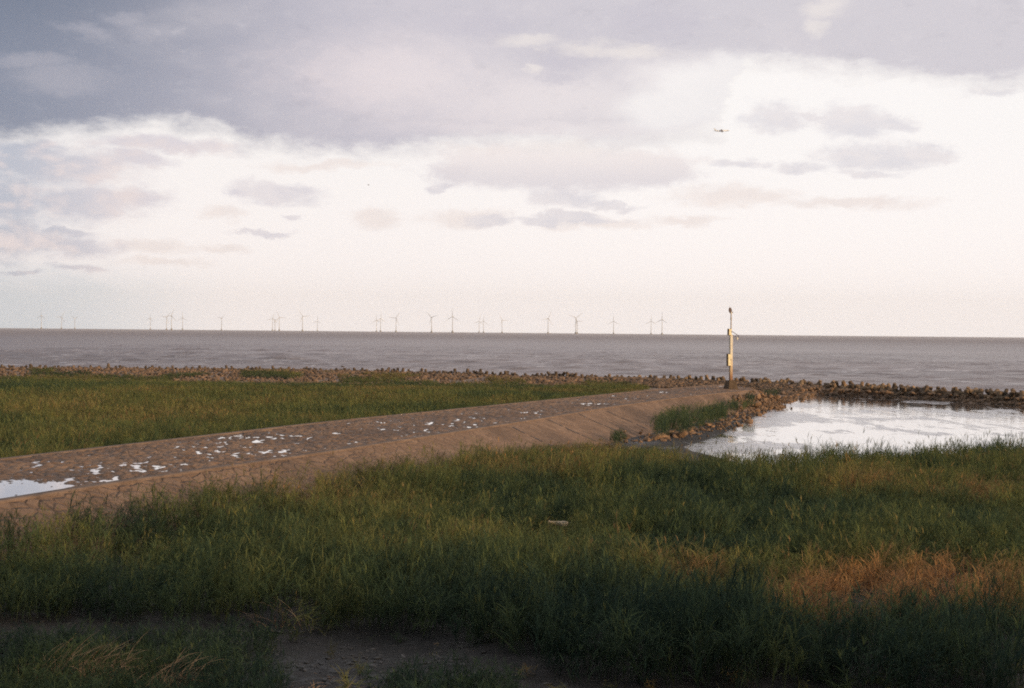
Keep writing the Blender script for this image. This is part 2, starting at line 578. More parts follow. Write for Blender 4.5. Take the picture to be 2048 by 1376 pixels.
def mat_sea():
    m, N, out = material('sea_water')
    pos = geo_pos(N)
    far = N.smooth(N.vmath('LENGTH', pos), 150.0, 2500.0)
    w1 = N.noise(N.vmath('MULTIPLY', pos, (0.10, 0.30, 1)), 1.0, 7, 0.66)
    w2 = N.noise(N.vmath('MULTIPLY', pos, (0.5, 1.1, 1)), 1.0, 5, 0.65)
    w3 = N.noise(N.vmath('MULTIPLY', pos, (0.006, 0.02, 1)), 1.0, 5, 0.6)
    h = N.math('ADD', w1, N.math('MULTIPLY', w2, 0.35))
    gust = N.smooth(N.noise(N.vmath('MULTIPLY', pos, (0.011, 0.035, 1)), 1.0, 5, 0.62), 0.38, 0.62)
    bn = N.new('ShaderNodeBump')
    N.put(bn.inputs['Height'], h)
    N.put(bn.inputs['Strength'], N.math('MULTIPLY_ADD', gust, 0.55, 0.45))
    bn.inputs['Distance'].default_value = 1.3
    nm = bn.outputs[0]
    col = N.mix(N.smooth(w3, 0.36, 0.64), (0.158, 0.118, 0.110), (0.205, 0.156, 0.148))
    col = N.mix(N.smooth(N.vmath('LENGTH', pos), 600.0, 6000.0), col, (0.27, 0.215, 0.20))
    foam = N.smooth(N.math('MULTIPLY_ADD', w2, 0.45, N.math('MULTIPLY', w1, 0.55)), 0.55, 0.63)
    col = N.mix(N.math('MULTIPLY', foam, N.smooth(far, 0.16, 0.0)), col, (0.55, 0.51, 0.52))
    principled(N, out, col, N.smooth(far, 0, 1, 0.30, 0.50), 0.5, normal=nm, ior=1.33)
    return m


M['sea'] = mat_sea()


def mat_pool():
    m, N, out = material('tidal_pool_water')
    pos = geo_pos(N)
    r1 = N.noise(N.vmath('MULTIPLY', pos, (0.45, 0.13, 1)), 1.0, 6, 0.62)
    r2 = N.noise(N.vmath('MULTIPLY', pos, (1.6, 0.5, 1)), 1.0, 4, 0.6)
    at = N.new('ShaderNodeAttribute', attribute_name='ripple')
    rip = at.outputs['Fac']
    h = N.math('ADD', N.math('MULTIPLY', r1, 0.7), N.math('MULTIPLY', r2, 0.3))
    wind = N.smooth(N.math('ADD', h, N.math('MULTIPLY', rip, 0.30)), 0.57, 0.66)
    b = N.new('ShaderNodeBump')
    N.put(b.inputs['Height'], r2)
    N.put(b.inputs['Strength'], N.math('MULTIPLY_ADD', wind, 0.8, 0.075))
    b.inputs['Distance'].default_value = 0.35
    principled(N, out, (0.12, 0.10, 0.095), N.smooth(wind, 0, 1, 0.075, 0.24), 0.5, normal=b.outputs[0], ior=1.5)
    pb_ = [n for n in N.t.nodes if n.type == 'BSDF_PRINCIPLED'][0]
    pb_.inputs['Coat Weight'].default_value = 1.0
    pb_.inputs['Coat IOR'].default_value = 1.5
    N.put(pb_.inputs['Coat Roughness'], N.smooth(wind, 0, 1, 0.07, 0.22))
    N.put(pb_.inputs['Coat Normal'], b.outputs[0])
    return m


M['pool'] = mat_pool()


def mat_puddle():
    m, N, out = material('puddle_water')
    b = principled(N, out, (0.11, 0.09, 0.08), 0.03, 0.5, ior=1.55)
    b.inputs['Coat Weight'].default_value = 1.0
    return m


M['puddle'] = mat_puddle()


def mat_grass(name, stops):
    m, N, out = material(name)
    t = N.new('ShaderNodeAttribute', attribute_name='tint', attribute_type='INSTANCER').outputs['Fac']
    b = N.new('ShaderNodeAttribute', attribute_name='blade').outputs['Fac']
    f = N.math('ADD', t, N.math('MULTIPLY', N.math('SUBTRACT', b, 0.5), 0.32), clamp=True)
    col = N.ramp(f, stops)
    oi = N.new('ShaderNodeObjectInfo').outputs['Random']
    col = N.mix(1.0, col, N.ramp(oi, [(0, (0.50, 0.54, 0.60)), (0.5, (0.92, 0.92, 0.92)), (1, (1.32, 1.26, 1.05))]), 'MULTIPLY')
    d = N.new('ShaderNodeBsdfDiffuse')
    tr = N.new('ShaderNodeBsdfTranslucent')
    N.put(d.inputs[0], col)
    N.put(tr.inputs[0], col)
    mx = N.new('ShaderNodeMixShader')
    mx.inputs[0].default_value = 0.28
    N.t.links.new(d.outputs[0], mx.inputs[1])
    N.t.links.new(tr.outputs[0], mx.inputs[2])
    N.t.links.new(mx.outputs[0], out.inputs[0])
    return m


GREENS = [(0.0, (0.042, 0.068, 0.052)), (0.25, (0.100, 0.132, 0.064)), (0.5, (0.198, 0.198, 0.072)), (0.72, (0.26, 0.195, 0.092)), (1.0, (0.42, 0.225, 0.108))]
M['reed'] = mat_grass('reed_leaves', GREENS)


def mat_plain(name, c, rough=0.6, metal=0.0, vary=0.15):
    m, N, out = material(name)
    n = N.noise(N.new('ShaderNodeTexCoord').outputs['Object'], 3.0, 5, 0.6)
    col = N.mix(N.smooth(n, 0.35, 0.7), tuple(x * (1 - vary) for x in c), tuple(min(1, x * (1 + vary)) for x in c))
    principled(N, out, col, rough, 0.3, metal)
    return m


# ------------------------------------------------------------------ layout of the shore
Z_GR, Z_WATER, Z_MARSH, Z_TET = 0.0, -1.55, -1.45, -0.4
front_px = [(0, 1006), (300, 958), (700, 899), (1087, 838), (1222, 815), (1350, 797), (1450, 786), (1512, 780)]
back_px = [(0, 918), (640, 845), (1290, 781), (1390, 773), (1462, 768)]
front_w = [W(*p)[:2] for p in front_px]
back_w = [W(*p)[:2] for p in back_px]


def extend(pl, dist):
    a, b = pl[0], pl[2]
    d = (a - b) / np.linalg.norm(a - b)
    return [a + d * dist] + pl


front_w, back_w = extend(front_w, 45), extend(back_w, 58)


def resample(pl, n):
    pl = np.array(pl)
    s = np.r_[0, np.cumsum(np.linalg.norm(np.diff(pl, axis=0), axis=1))]
    t = np.linspace(0, s[-1], n)
    return np.stack([np.interp(t, s, pl[:, 0]), np.interp(t, s, pl[:, 1])], -1)


NS = 1700
FR, BK = resample(front_w, NS), resample(back_w, NS)
deck_poly = list(FR[::8]) + [FR[-1]] + [BK[-1]] + list(BK[::-1][::8]) + [BK[0]]

tet_px = [(0, 739), (350, 741), (700, 745), (1000, 752), (1300, 757), (1480, 764), (1700, 774), (1900, 784), (2048, 791)]
tet_w = [W(px, py, Z_TET - 0.26)[:2] for px, py in tet_px]
d0 = (tet_w[0] - tet_w[2]) / np.linalg.norm(tet_w[0] - tet_w[2])
d1 = (tet_w[-1] - tet_w[-3]) / np.linalg.norm(tet_w[-1] - tet_w[-3])
tet_line = [tet_w[0] + d0 * 900, tet_w[0] + d0 * 60] + tet_w + [tet_w[-1] + d1 * 50, tet_w[-1] + d1 * 900]

pool_px = [(1345, 893), (1395, 880), (1425, 868), (1452, 856), (1484, 839), (1515, 824), (1560, 806), (1620, 790), (1700, 789), (1850, 795), (2048, 806),
           (2300, 822), (2300, 960), (2048, 932), (1700, 945), (1500, 945), (1420, 916), (1365, 902)]
pool_poly = [W(px, py, Z_WATER)[:2] for px, py in pool_px]
pool_closed = pool_poly + [pool_poly[0]]


def pool_sd(x, y):
    d, _ = polydist(x, y, pool_closed)
    return np.where(inpoly(x, y, pool_poly), -d, d)


def ground_z(x, y):
    x, y = np.asarray(x, float), np.asarray(y, float)
    z = Z_MARSH + 0.12 * (fbm(x * 0.11, y * 0.11, 3, 3) - 0.5) + 0.10 * (fbm(x * 0.9, y * 0.9, 3, 5) - 0.5)
    # the sea dyke the picture is taken from
    z = np.maximum(z, np.minimum(3.55, 3.55 - 0.285 * (y - 2.0)))
    back = np.maximum(-1.2, 3.55 + 0.3 * (y + 7.0))
    z = np.where(y < -7, back, z)
    # bank that carries the tetrapods, then down under the sea
    d, s = polydist(x, y, tet_line)
    seaward = np.where(s > 0, d, -d)
    bw = np.interp(x, [-60, -20, 5, 20, 60], [30, 30, 16, 9, 7])
    z = np.where(seaward > -bw, np.maximum(z, Z_MARSH + np.interp(x, [-30, 10], [1.0, 0.72]) * sstep(seaward, -bw, -1.0)), z)
    z = np.where(seaward > 0, -0.7 - 0.45 * seaward, z)
    z = np.maximum(z, -7.0)
    # pool
    ps = pool_sd(x, y)
    z = np.where(ps < 1.0, np.minimum(z, -1.25 - 0.55 * sstep(-ps, -1.0, 2.0)), z)
    z = np.where((seaward > -7) & (seaward <= 0.5), np.maximum(z, -0.85 + 0.27 * np.minimum(seaward, 0)), z)
    # muddy creek at the foot of the dyke
    px, py = PX(x, y, np.full(np.shape(x), Z_MARSH))
    px, py = np.nan_to_num(px, nan=-9e3), np.nan_to_num(py, nan=9e4)
    creek = np.interp(px, [-200, 200, 500, 760, 960, 1040, 1150, 1700, 2200], [1236, 1240, 1250, 1264, 1290, 1326, 1352, 1372, 1378])
    c = sstep(py, creek - 2, creek + 10) * sstep(py, 1480, 1430) * (y > 15)
    z = z - 0.14 * c
    return z


# ------------------------------------------------------------------ setting: ground, sea, pool
def axis(a, b, fine, lo, hi, n=26):
    core = np.arange(a, b + fine / 2, fine)
    l = a - np.geomspace(fine * 2, a - lo, n)[::-1] if lo < a else []
    h = b + np.geomspace(fine * 2, hi - b, n) if hi > b else []
    return np.r_[l, core, h]


gx, gy = axis(-100, 80, 0.7, -3000, 3000), axis(14, 225, 0.7, -3000, 320)
GX, GY = np.meshgrid(gx, gy)
GZ = ground_z(GX, GY)
me = quads_mesh("ground", np.stack([GX, GY, GZ], -1).reshape(-1, 3), len(gy), len(gx))
dB, sB = polydist(GX, GY, tet_line)
bk_ = sstep(np.where(sB > 0, 0, dB), 40, 20) * (GY > 60)
ba = me.attributes.new("bank", 'FLOAT', 'POINT')
ba.data.foreach_set("value", bk_.ravel().astype(np.float32))
gpx, gpy = PX(GX, GY, GZ)
gpx, gpy = np.nan_to_num(gpx, nan=-1e5), np.nan_to_num(gpy, nan=-1e5)
fl = np.maximum.reduce([np.exp(-(((gpx - a_) / c_) ** 2 + ((gpy - b_) / d_) ** 2)) * k_ for a_, b_, c_, d_, k_ in
                        [(650, 1328, 130, 16, 1.0), (920, 1318, 60, 8, .8), (560, 1368, 60, 12, .9), (210, 1372, 40, 8, .7), (430, 1262, 120, 8, .5), (1290, 884, 60, 8, .8)]])
fa = me.attributes.new("film", 'FLOAT', 'POINT')
fa.data.foreach_set("value", fl.ravel().astype(np.float32))
ground = tag(link("ground", me, M['ground'], smooth=True), kind="structure")

SEA_FAR = 17500.0
sx = np.r_[-np.geomspace(19000, 155, 26), np.arange(-150, 150.1, 0.75), np.geomspace(155, 19000, 26)]
tl = np.array(tet_line)
ystart = np.interp(sx, tl[:, 0], tl[:, 1]) - 3
steps = [0.0]
while steps[-1] < 18500:
    steps.append(steps[-1] + 0.6 + max(0.0, steps[-1] - 130) * 0.012)
wv = np.random.default_rng(5)
waves = [(L_, wv.normal(math.radians(248), 0.38), wv.uniform(0, 6.28)) for L_ in np.geomspace(2.2, 17.0, 22)]
rows = []
for k in steps:
    Yr = np.minimum(ystart + k, SEA_FAR)
    h = np.zeros(len(sx))
    if k < 700:
        for L_, an, ph in waves:
            h += 0.0095 * L_ ** 0.8 * np.sin((sx * math.cos(an) + Yr * math.sin(an)) * 6.2832 / L_ + ph + 1.5 * fbm(sx * 0.02, Yr * 0.02, 2, 3))
        h = np.sign(h) * np.abs(h) ** 1.15 * (0.55 + 0.9 * fbm(sx * 0.012, Yr * 0.03, 3, 44)) * sstep(k, 700, 250) * (np.abs(sx) < 152)
    rows.append(np.stack([sx, Yr, Z_WATER + h], -1))
me = quads_mesh("sea", np.array(rows).reshape(-1, 3), len(rows), len(sx))
sea = tag(link("sea", me, M['sea'], smooth=True), kind="structure")

# pool surface: slightly larger than the basin so the bank itself draws the shoreline
pp = np.array(pool_poly)
ax_ = np.arange(pp[:, 0].min() - 2, pp[:, 0].max() + 2, 0.8)
ay_ = np.arange(pp[:, 1].min() - 2, pp[:, 1].max() + 2, 0.8)
PXg, PYg = np.meshgrid(ax_, ay_)
V = np.stack([PXg, PYg, np.full(PXg.shape, Z_WATER)], -1).reshape(-1, 3)
nc = len(ax_)
keep = []
sd = pool_sd(PXg, PYg)
for r in range(len(ay_) - 1):
    for c in range(nc - 1):
        if sd[r:r + 2, c:c + 2].min() < 1.3:
            a = r * nc + c
            keep.append((a, a + 1, a + nc + 1, a + nc))
me = bpy.data.meshes.new("tidal_pool_water")
fast_mesh(me, V, keep)
qx, qy = PX(V[:, 0], V[:, 1], V[:, 2])
rip = np.zeros(len(V))
for (cx, cy_, rx, ry, a) in [(1570, 836, 75, 14, 1.0), (1530, 848, 50, 10, 0.7), (1400, 880, 110, 10, 0.8), (1560, 893, 90, 9, 0.9), (1440, 895, 130, 14, 1.2), (1480, 870, 60, 8, .5), (1780, 822, 200, 10, 0.32), (1880, 850, 160, 14, 0.22),
                             (1870, 804, 60, 4, 0.7), (1330, 880, 60, 12, 1.0), (1950, 832, 150, 8, 0.3), (1900, 868, 130, 6, 0.4), (1650, 862, 160, 6, .42), (1750, 838, 120, 5, .45), (1990, 822, 90, 4, .5), (1600, 812, 50, 5, .5)]:
    rip = np.maximum(rip, a * np.exp(-(((qx - cx) / rx) ** 2 + ((qy - cy_) / ry) ** 2)))
at = me.attributes.new("ripple", 'FLOAT', 'POINT')
at.data.foreach_set("value", rip.astype(np.float32))
pool = tag(link("tidal_pool_water", me, M['pool'], smooth=True), kind="structure")

# ------------------------------------------------------------------ groyne
groyne = tag(empty("stone_groyne", (0, 0, 0)), "broad flat-topped stone groyne running out past the reeds, puddles on its top", "groyne")
NW = 104
tt = np.linspace(0, 1, NW)
DX = BK[:, None, 0] * (1 - tt) + FR[:, None, 0] * tt
DY = BK[:, None, 1] * (1 - tt) + FR[:, None, 1] * tt
qx, qy = PX(DX, DY, np.zeros(DX.shape))
qx, qy = np.nan_to_num(qx, nan=-1e5), np.nan_to_num(qy, nan=-1e5)
wet = np.full(DX.shape, 0.0)
PUD = [(60, 924, 70, 5, .9), (190, 940, 60, 5, .8), (110, 956, 60, 6, .9), (200, 952, 50, 6, .9), (50, 978, 130, 14, 4.2), (130, 972, 45, 6, 2.2), (300, 930, 50, 4, 1.1), (280, 898, 40, 3, .6),
       (170, 938, 40, 4, .8), (220, 958, 30, 4, .9), (400, 893, 50, 4, .9), (470, 876, 60, 4, 1.2), (520, 880, 50, 4, 1.0), (440, 902, 50, 3, 1.2), (520, 903, 50, 3, .9), (590, 878, 30, 4, .7),
       (575, 908, 30, 4, .8), (640, 888, 30, 4, .7), (340, 888, 40, 3, .7), (700, 882, 30, 5, 1.1), (665, 862, 40, 3, .7), (720, 880, 24, 4, .8), (800, 858, 40, 4, .7), (840, 872, 60, 3, .9), (880, 864, 40, 2.5, .9),
       (945, 836, 40, 3, 1.1), (990, 840, 40, 4, .7), (1065, 836, 40, 2.5, 1.5), (1075, 824, 30, 2.5, 1.2), (1040, 824, 20, 2, .9), (965, 850, 30, 3, .7), (1190, 807, 60, 1.8, 1.3), (1250, 808, 40, 1.6, 1.1),
       (1282, 781, 30, 2, 1.6), (1320, 784, 30, 2, .9), (1370, 776, 40, 1.6, .9), (1440, 771.5, 36, 1.4, 1.6), (1490, 773, 24, 1.4, 1.6), (1300, 790, 40, 2, .8), (1250, 792, 30, 2, .7), (1140, 800, 40, 2, .6),
       (560, 862, 60, 3, .5), (760, 845, 60, 3, .5), (880, 842, 50, 3, .6), (1210, 788, 40, 2, .6), (1400, 778, 30, 1.6, .7), (130, 945, 170, 20, .62), (500, 888, 170, 17, .6), (880, 856, 190, 14, .5), (1250, 795, 150, 9, .4)]
for (cx, cy_, rx, ry, a) in PUD:
    wet = np.maximum(wet, a * np.exp(-(((qx - cx) / rx) ** 2 + ((qy - cy_) / (ry * 1.3)) ** 2)))
bumps = (fbm(DX * 4.4, DY * 2.5, 3, 21, 0.55) - 0.5) * 0.21 + (fbm(DX * 0.4, DY * 0.3, 2, 5) - 0.5) * 0.03
DZ = bumps + 0.007 - 0.036 * np.minimum(wet, 1.3) - 0.035 * np.maximum(wet - 1.6, 0)
edgef = np.minimum(tt, 1 - tt)[None, :] * np.ones((NS, 1))
DZ = DZ * sstep(edgef, 0.0, 0.03)
DZ = np.clip(DZ, -0.12, 0.07)
me = quads_mesh("paving", np.stack([DX, DY, DZ], -1).reshape(-1, 3), NS, NW)
link("paving", me, M['deck'], groyne, smooth=True)
# one level sheet of water: it shows only in the hollows of the paving
PW = np.stack([DX[::4, 3:-3:4], DY[::4, 3:-3:4], np.full(DX[::4, 3:-3:4].shape, -0.030)], -1)
me = quads_mesh("puddle_water", PW.reshape(-1, 3), PW.shape[0], PW.shape[1])
tag(link("puddle_water", me, M['puddle']), kind="structure")

# sloping faces round the crest
ring = np.concatenate([FR[::4], [FR[-1]], resample([FR[-1], BK[-1]], 12)[1:-1], [BK[-1]], BK[::-1][::4]])
tan = np.gradient(ring, axis=0)
for _ in range(6):
    tan[1:-1] = (tan[:-2] + tan[1:-1] + tan[2:]) / 3
tan /= np.linalg.norm(tan, axis=1)[:, None]
nor = np.stack([tan[:, 1], -tan[:, 0]], -1)
ws = np.linspace(0, 1, 30)
rx_, _ = PX(ring[:, 0], ring[:, 1], np.zeros(len(ring)))
wfoot = np.interp(np.nan_to_num(rx_, nan=-1e4), [1250, 1480], [4.4, 3.0])
sl = []
for k, w_ in enumerate(ws):
    off = ring + nor * (0.02 + wfoot[:, None] * w_)
    z = 0.0 - 1.75 * w_ ** 0.95 + (0.05 * (fbm(off[:, 0] * 1.3, off[:, 1] * 1.3, 3, 8) - 0.5) * min(1, w_ * 8))
    sl.append(np.stack([off[:, 0], off[:, 1], z], -1))
SL = np.array(sl)
me = quads_mesh("sloping_face", SL.reshape(-1, 3), SL.shape[0], SL.shape[1])
link("sloping_face", me, M['slope'], groyne, smooth=True)
# coping band along the near edge
for nm_, L_, sg in (("coping", FR, 1), ("coping", BK, -1)):
    t_ = np.gradient(L_, axis=0)
    t_ /= np.linalg.norm(t_, axis=1)[:, None]
    n_ = np.stack([t_[:, 1], -t_[:, 0]], -1) * sg
    prof = [(0.06, -0.10), (0.05, 0.035), (-0.50, 0.045), (-0.52, -0.08)]
    C_ = np.array([np.stack([L_[:, 0] + n_[:, 0] * a, L_[:, 1] + n_[:, 1] * a, b + 0.012 * (fbm(L_[:, 0] * 0.8, L_[:, 1] * 0.8, 2, 4) - 0.5)], -1) for a, b in prof])
    me = quads_mesh(nm_, C_.reshape(-1, 3), 4, NS)
    link(nm_, me, M['coping'], groyne)
# dark seeping joints that run down the sloping face
for (ex, ey) in [(1116, 838), (1241, 819), (1175, 827), (1040, 850)]:
    e = W(ex, ey)[:2]
    i = int(np.argmin(np.linalg.norm(ring - e, axis=1)))
    vs, fs = [], []
    for k in range(30):
        wd = 0.05 + 0.05 * random.random()
        c_ = SL[k, i] + np.array([0, 0, 0.02])
        jit = 0.05 * (random.random() - 0.5)
        vs += [c_ + np.array([*(tan[i] * (wd + jit)), 0]), c_ + np.array([*(tan[i] * (-wd + jit)), 0])]
        if k and math.sin(k * 0.9 + ex) > -0.75:
            a = 2 * k
            fs.append((a - 2, a - 1, a + 1, a))
    mesh_obj("joint", vs, fs, M['joint'], groyne)

# ------------------------------------------------------------------ tetrapods
def tetrapod_mesh(seed):
    rr = random.Random(seed)
    bm = bmesh.new()
    dirs = [Vector((0, 0, 1))] + [Vector((math.cos(a) * 0.943, math.sin(a) * 0.943, -0.333)) for a in (0, 2.0944, 4.18879)]
    for d in dirs:
        bm_cone(bm, d * -0.05, d * 0.98, 0.42, 0.26, 8)
    bmesh.ops.create_icosphere(bm, subdivisions=2, radius=0.42)
    for v in bm.verts:
        v.co += Vector((rr.uniform(-1, 1), rr.uniform(-1, 1), rr.uniform(-1, 1))) * 0.012
    me = bpy.data.meshes.new("tetrapod")
    bm.to_mesh(me)
    bm.free()
    me.materials.append(M['tetra'])
    return me


TM = [tetrapod_mesh(i) for i in range(4)]
TM2 = [tetrapod_mesh(10 + i) for i in range(4)]
for m_ in TM2:
    m_.materials[0] = M['tetra_dark']
tlr = resample([tet_line[1]] + tet_w + [tet_line[-2]], 2000)
tls = np.r_[0, np.cumsum(np.linalg.norm(np.diff(tlr, axis=0), axis=1))]


def line_at(s):
    i = min(len(tls) - 2, max(0, int(np.searchsorted(tls, s))))
    t = tlr[min(i + 3, 1999)] - tlr[max(i - 3, 0)]
    t = t / np.linalg.norm(t)
    return tlr[i], t


def tet_label(px):
    if px < 1270:
        return "weathered concrete tetrapod in the row between the far marsh grass and the sea", "tetrapods along the far marsh"
    if px < 1580:
        return "weathered concrete tetrapod in the row just behind the groyne head and post", "tetrapods behind the groyne head"
    return "weathered concrete tetrapod in the row between the bright pool and the sea", "tetrapods along the pool"


nt = 0
for row, (off, pitch, zz) in enumerate([(0.0, 0.98, 0.0), (-0.95, 1.35, -0.18)]):
    s = 0.0
    while s < tls[-1]:
        c, t = line_at(s)
        n = np.array([-t[1], t[0]])
        p = c + n * (off + random.uniform(-0.25, 0.25))
        sc = random.uniform(0.56, 0.72)
        px, py = PX(p[0], p[1], Z_TET)
        big_ = float(np.interp(px, [1250, 1600], [1.0, 1.18]))
        sc *= big_
        s += pitch * random.uniform(0.8, 1.15)
        if not (-30 < px < 2085):
            continue
        if row == 0 and random.random() < 0.04:
            continue
        if 1085 > px > 1040 and row == 0:
            continue
        o = bpy.data.objects.new("tetrapod", (TM2 if px < 1180 or random.random() < 0.3 else TM)[nt % 4])
        o.location = (p[0], p[1], Z_TET - 0.30 + (0.22 if px < 1150 else 0.0) + zz + random.uniform(-0.22, 0.10))
        if random.random() < 0.25:
            o.rotation_euler = (random.uniform(-.5, .5), random.uniform(-.5, .5), random.uniform(0, 6.28))
        else:
            o.rotation_euler = (random.uniform(0, 6.28), random.uniform(0, 6.28), random.uniform(0, 6.28))
        o.scale = (sc, sc, sc)
        COL.objects.link(o)
        l, g = tet_label(float(px))
        tag(o, l, "tetrapod", g)
        nt += 1
print("TETRAPODS", nt)

# ------------------------------------------------------------------ rocks
def rock_arrays(seed, sub=2):
    bm = bmesh.new()
    bmesh.ops.create_icosphere(bm, subdivisions=sub, radius=1.0)
    rr = np.random.default_rng(seed)
    V = np.array([v.co[:] for v in bm.verts])
    F = np.array([[v.index for v in f.verts] for f in bm.faces])
    bm.free()
    for _ in range(9):                      # chop flat facets off the ball
        n = rr.normal(size=3)
        n /= np.linalg.norm(n)
        h = rr.uniform(0.45, 0.85)
        d = V @ n - h
        V = V - np.where(d > 0, d, 0)[:, None] * n
    V *= np.array([rr.uniform(0.9, 1.3), rr.uniform(0.7, 1.0), rr.uniform(0.5, 0.8)])
    V += rr.normal(size=V.shape) * 0.02
    return V, F


RA = [rock_arrays(100 + i) for i in range(8)]
RM = []
for V, F in RA:
    me = bpy.data.meshes.new("rock")
    fast_mesh(me, V, F)
    me.materials.append(M['rock'])
    RM.append(me)


def rotm(a, b, c):
    return np.array((Matrix.Rotation(c, 3, 'Z') @ Matrix.Rotation(b, 3, 'Y') @ Matrix.Rotation(a, 3, 'X')))


spots = []
# heap at the foot of the groyne, between its sloping face and the pool
foot_px = [(1262, 884, 0.45), (1300, 880, .8), (1350, 868, 1.0), (1400, 856, 1.2), (1440, 850, 1.3), (1470, 838, 1.0), (1500, 827, 1.0), (1535, 810, 1.0), (1575, 796, 0.9), (1625, 787, 0.9)]
heap = [(W(a, b, Z_WATER + 0.1)[:2], c) for a, b, c in foot_px]
hp = np.array([h[0] for h in heap])
hs = np.r_[0, np.cumsum(np.linalg.norm(np.diff(hp, axis=0), axis=1))]
for k in range(150):
    s = random.random() * hs[-1]
    c = np.array([np.interp(s, hs, hp[:, 0]), np.interp(s, hs, hp[:, 1])])
    wd = np.interp(s, hs, [h[1] for h in heap])
    p = c + RNG.normal(size=2) * wd * np.array([0.85, 1.0])
    sz = random.choice([0.16, 0.18, 0.22, 0.28, 0.34, 0.46]) * random.uniform(0.8, 1.15)
    gz = float(ground_z(p[0], p[1]))
    d, _ = polydist(p[0], p[1], list(ring[::6]))
    gz = max(gz, -1.72, -1.6 * float(d) / 4.0 if d < 4 and not inpoly(p[0], p[1], pool_poly) else -9)
    spots.append((p[0], p[1], gz + sz * 0.15, sz, "brown angular rock in the heap between the groyne slope and the bright pool", "rocks at the groyne foot"))
# landward bank of the tetrapods along the pool
for k in range(150):
    px = random.uniform(1575, 2075)
    y0 = np.interp(px, [1575, 1640, 1850, 2048, 2080], [785, 786, 793, 803, 805])
    y1 = np.interp(px, [1575, 1700, 1900, 2048, 2080], [775, 781, 790, 797, 799])
    u = random.random()
    py = y0 + (y1 - y0) * u
    zz = Z_WATER + 0.05 + 0.65 * u
    p = W(px, py, zz)
    sz = random.uniform(0.20, 0.42)
    spots.append((p[0], p[1], max(zz, float(ground_z(p[0], p[1])) + 0.1 * sz), sz, "tan angular rock on the bank between the tetrapods and the bright pool", "rocks on the pool bank"))
for i, (x, y, z, sz, lab, grp) in enumerate(spots):
    o = bpy.data.objects.new("rock", RM[i % 8])
    o.location = (x, y, z)
    o.rotation_euler = (random.uniform(-.5, .5), random.uniform(-.5, .5), random.uniform(0, 6.28))
    o.scale = (sz, sz, sz)
    COL.objects.link(o)
    tag(o, lab, "rock", grp)

# the uncounted smaller stones as one mass
RL = [rock_arrays(300 + i, 1) for i in range(6)]
vs, fs, base = [], [], 0


def add_stone(x, y, z, sz):
    global base
    V, F = RL[random.randrange(6)]
    v = (V * sz) @ rotm(random.uniform(-.6, .6), random.uniform(-.6, .6), random.uniform(0, 6.28)).T + np.array([x, y, z])
    vs.append(v)
    fs.append(F + base)
    base += len(V)


for k in range(20000):                       # strip behind the tetrapods
    s = random.random() * tls[-1]
    c, t = line_at(s)
    n = np.array([-t[1], t[0]])
    dist = -random.uniform(0.2, float(np.interp(c[0], [-60, -20, 5, 20], [36, 34, 20, 9])))
    if dist < -9 and random.random() < 0.25:
        continue
    p = c + n * dist
    if inpoly(p[0], p[1], deck_poly) or float(ground_z(p[0], p[1])) < -1.56:
        continue
    px, py = PX(p[0], p[1], -0.9)
    if not -60 < px < 2110:
        continue
    add_stone(p[0], p[1], float(ground_z(p[0], p[1])) + 0.03, random.uniform(0.14, 0.46) * (1.0 if p[0] < 20 else 0.8))
for k in range(900):                        # small stones among the big ones and round the groyne head
    s = random.random() * hs[-1]
    c = np.array([np.interp(s, hs, hp[:, 0]), np.interp(s, hs, hp[:, 1])])
    wd = np.interp(s, hs, [h[1] for h in heap])
    p = c + RNG.normal(size=2) * wd * 1.1
    gz = float(ground_z(p[0], p[1]))
    d, _ = polydist(p[0], p[1], list(ring[::6]))
    if inpoly(p[0], p[1], deck_poly):
        continue
    gz = max(gz, -1.7, -1.66 * float(d) / 4.4 if d < 4.4 else -9)
    add_stone(p[0], p[1], gz + 0.02, random.uniform(0.07, 0.2))
for k in range(900):                        # stones heaped against the head's seaward end
    i = random.randrange(len(FR[::4]) - 26, len(FR[::4]) + 26)
    w_ = random.uniform(0.25, 1.1)
    p = ring[i] + nor[i] * wfoot[i] * w_
    add_stone(p[0], p[1], -1.7 * w_ + 0.02, random.uniform(0.08, 0.24))
me = bpy.data.meshes.new("rubble")
fast_mesh(me, np.concatenate(vs), np.concatenate(fs))
tag(link("rubble", me, M['rubble']), "mass of small brown stones spread behind the tetrapods and along the groyne foot", "rubble", kind="stuff")

# ------------------------------------------------------------------ grass
def blade(base, az, L, w, lean, curl, nseg=4, bval=0.5):
    """one arching leaf: strip of quads"""
    out_d = np.array([math.cos(az), math.sin(az), 0])
    side = np.array([-math.sin(az), math.cos(az), 0])
    pts, ang, p = [], lean, np.array(base, float)
    V = []
    for i in range(nseg + 1):
        t = i / nseg
        ww = w * (1 - t ** 1.6) * (0.55 + 0.45 * min(1, t * 4)) + w * 0.05
        V += [p - side * ww / 2, p + side * ww / 2]
        p = p + (out_d * math.sin(ang) + np.array([0, 0, math.cos(ang)])) * (L / nseg)
        ang += curl / nseg
    F = [(2 * i, 2 * i + 1, 2 * i + 3, 2 * i + 2) for i in range(nseg)]
    return np.array(V), np.array(F), np.full(len(V), bval)


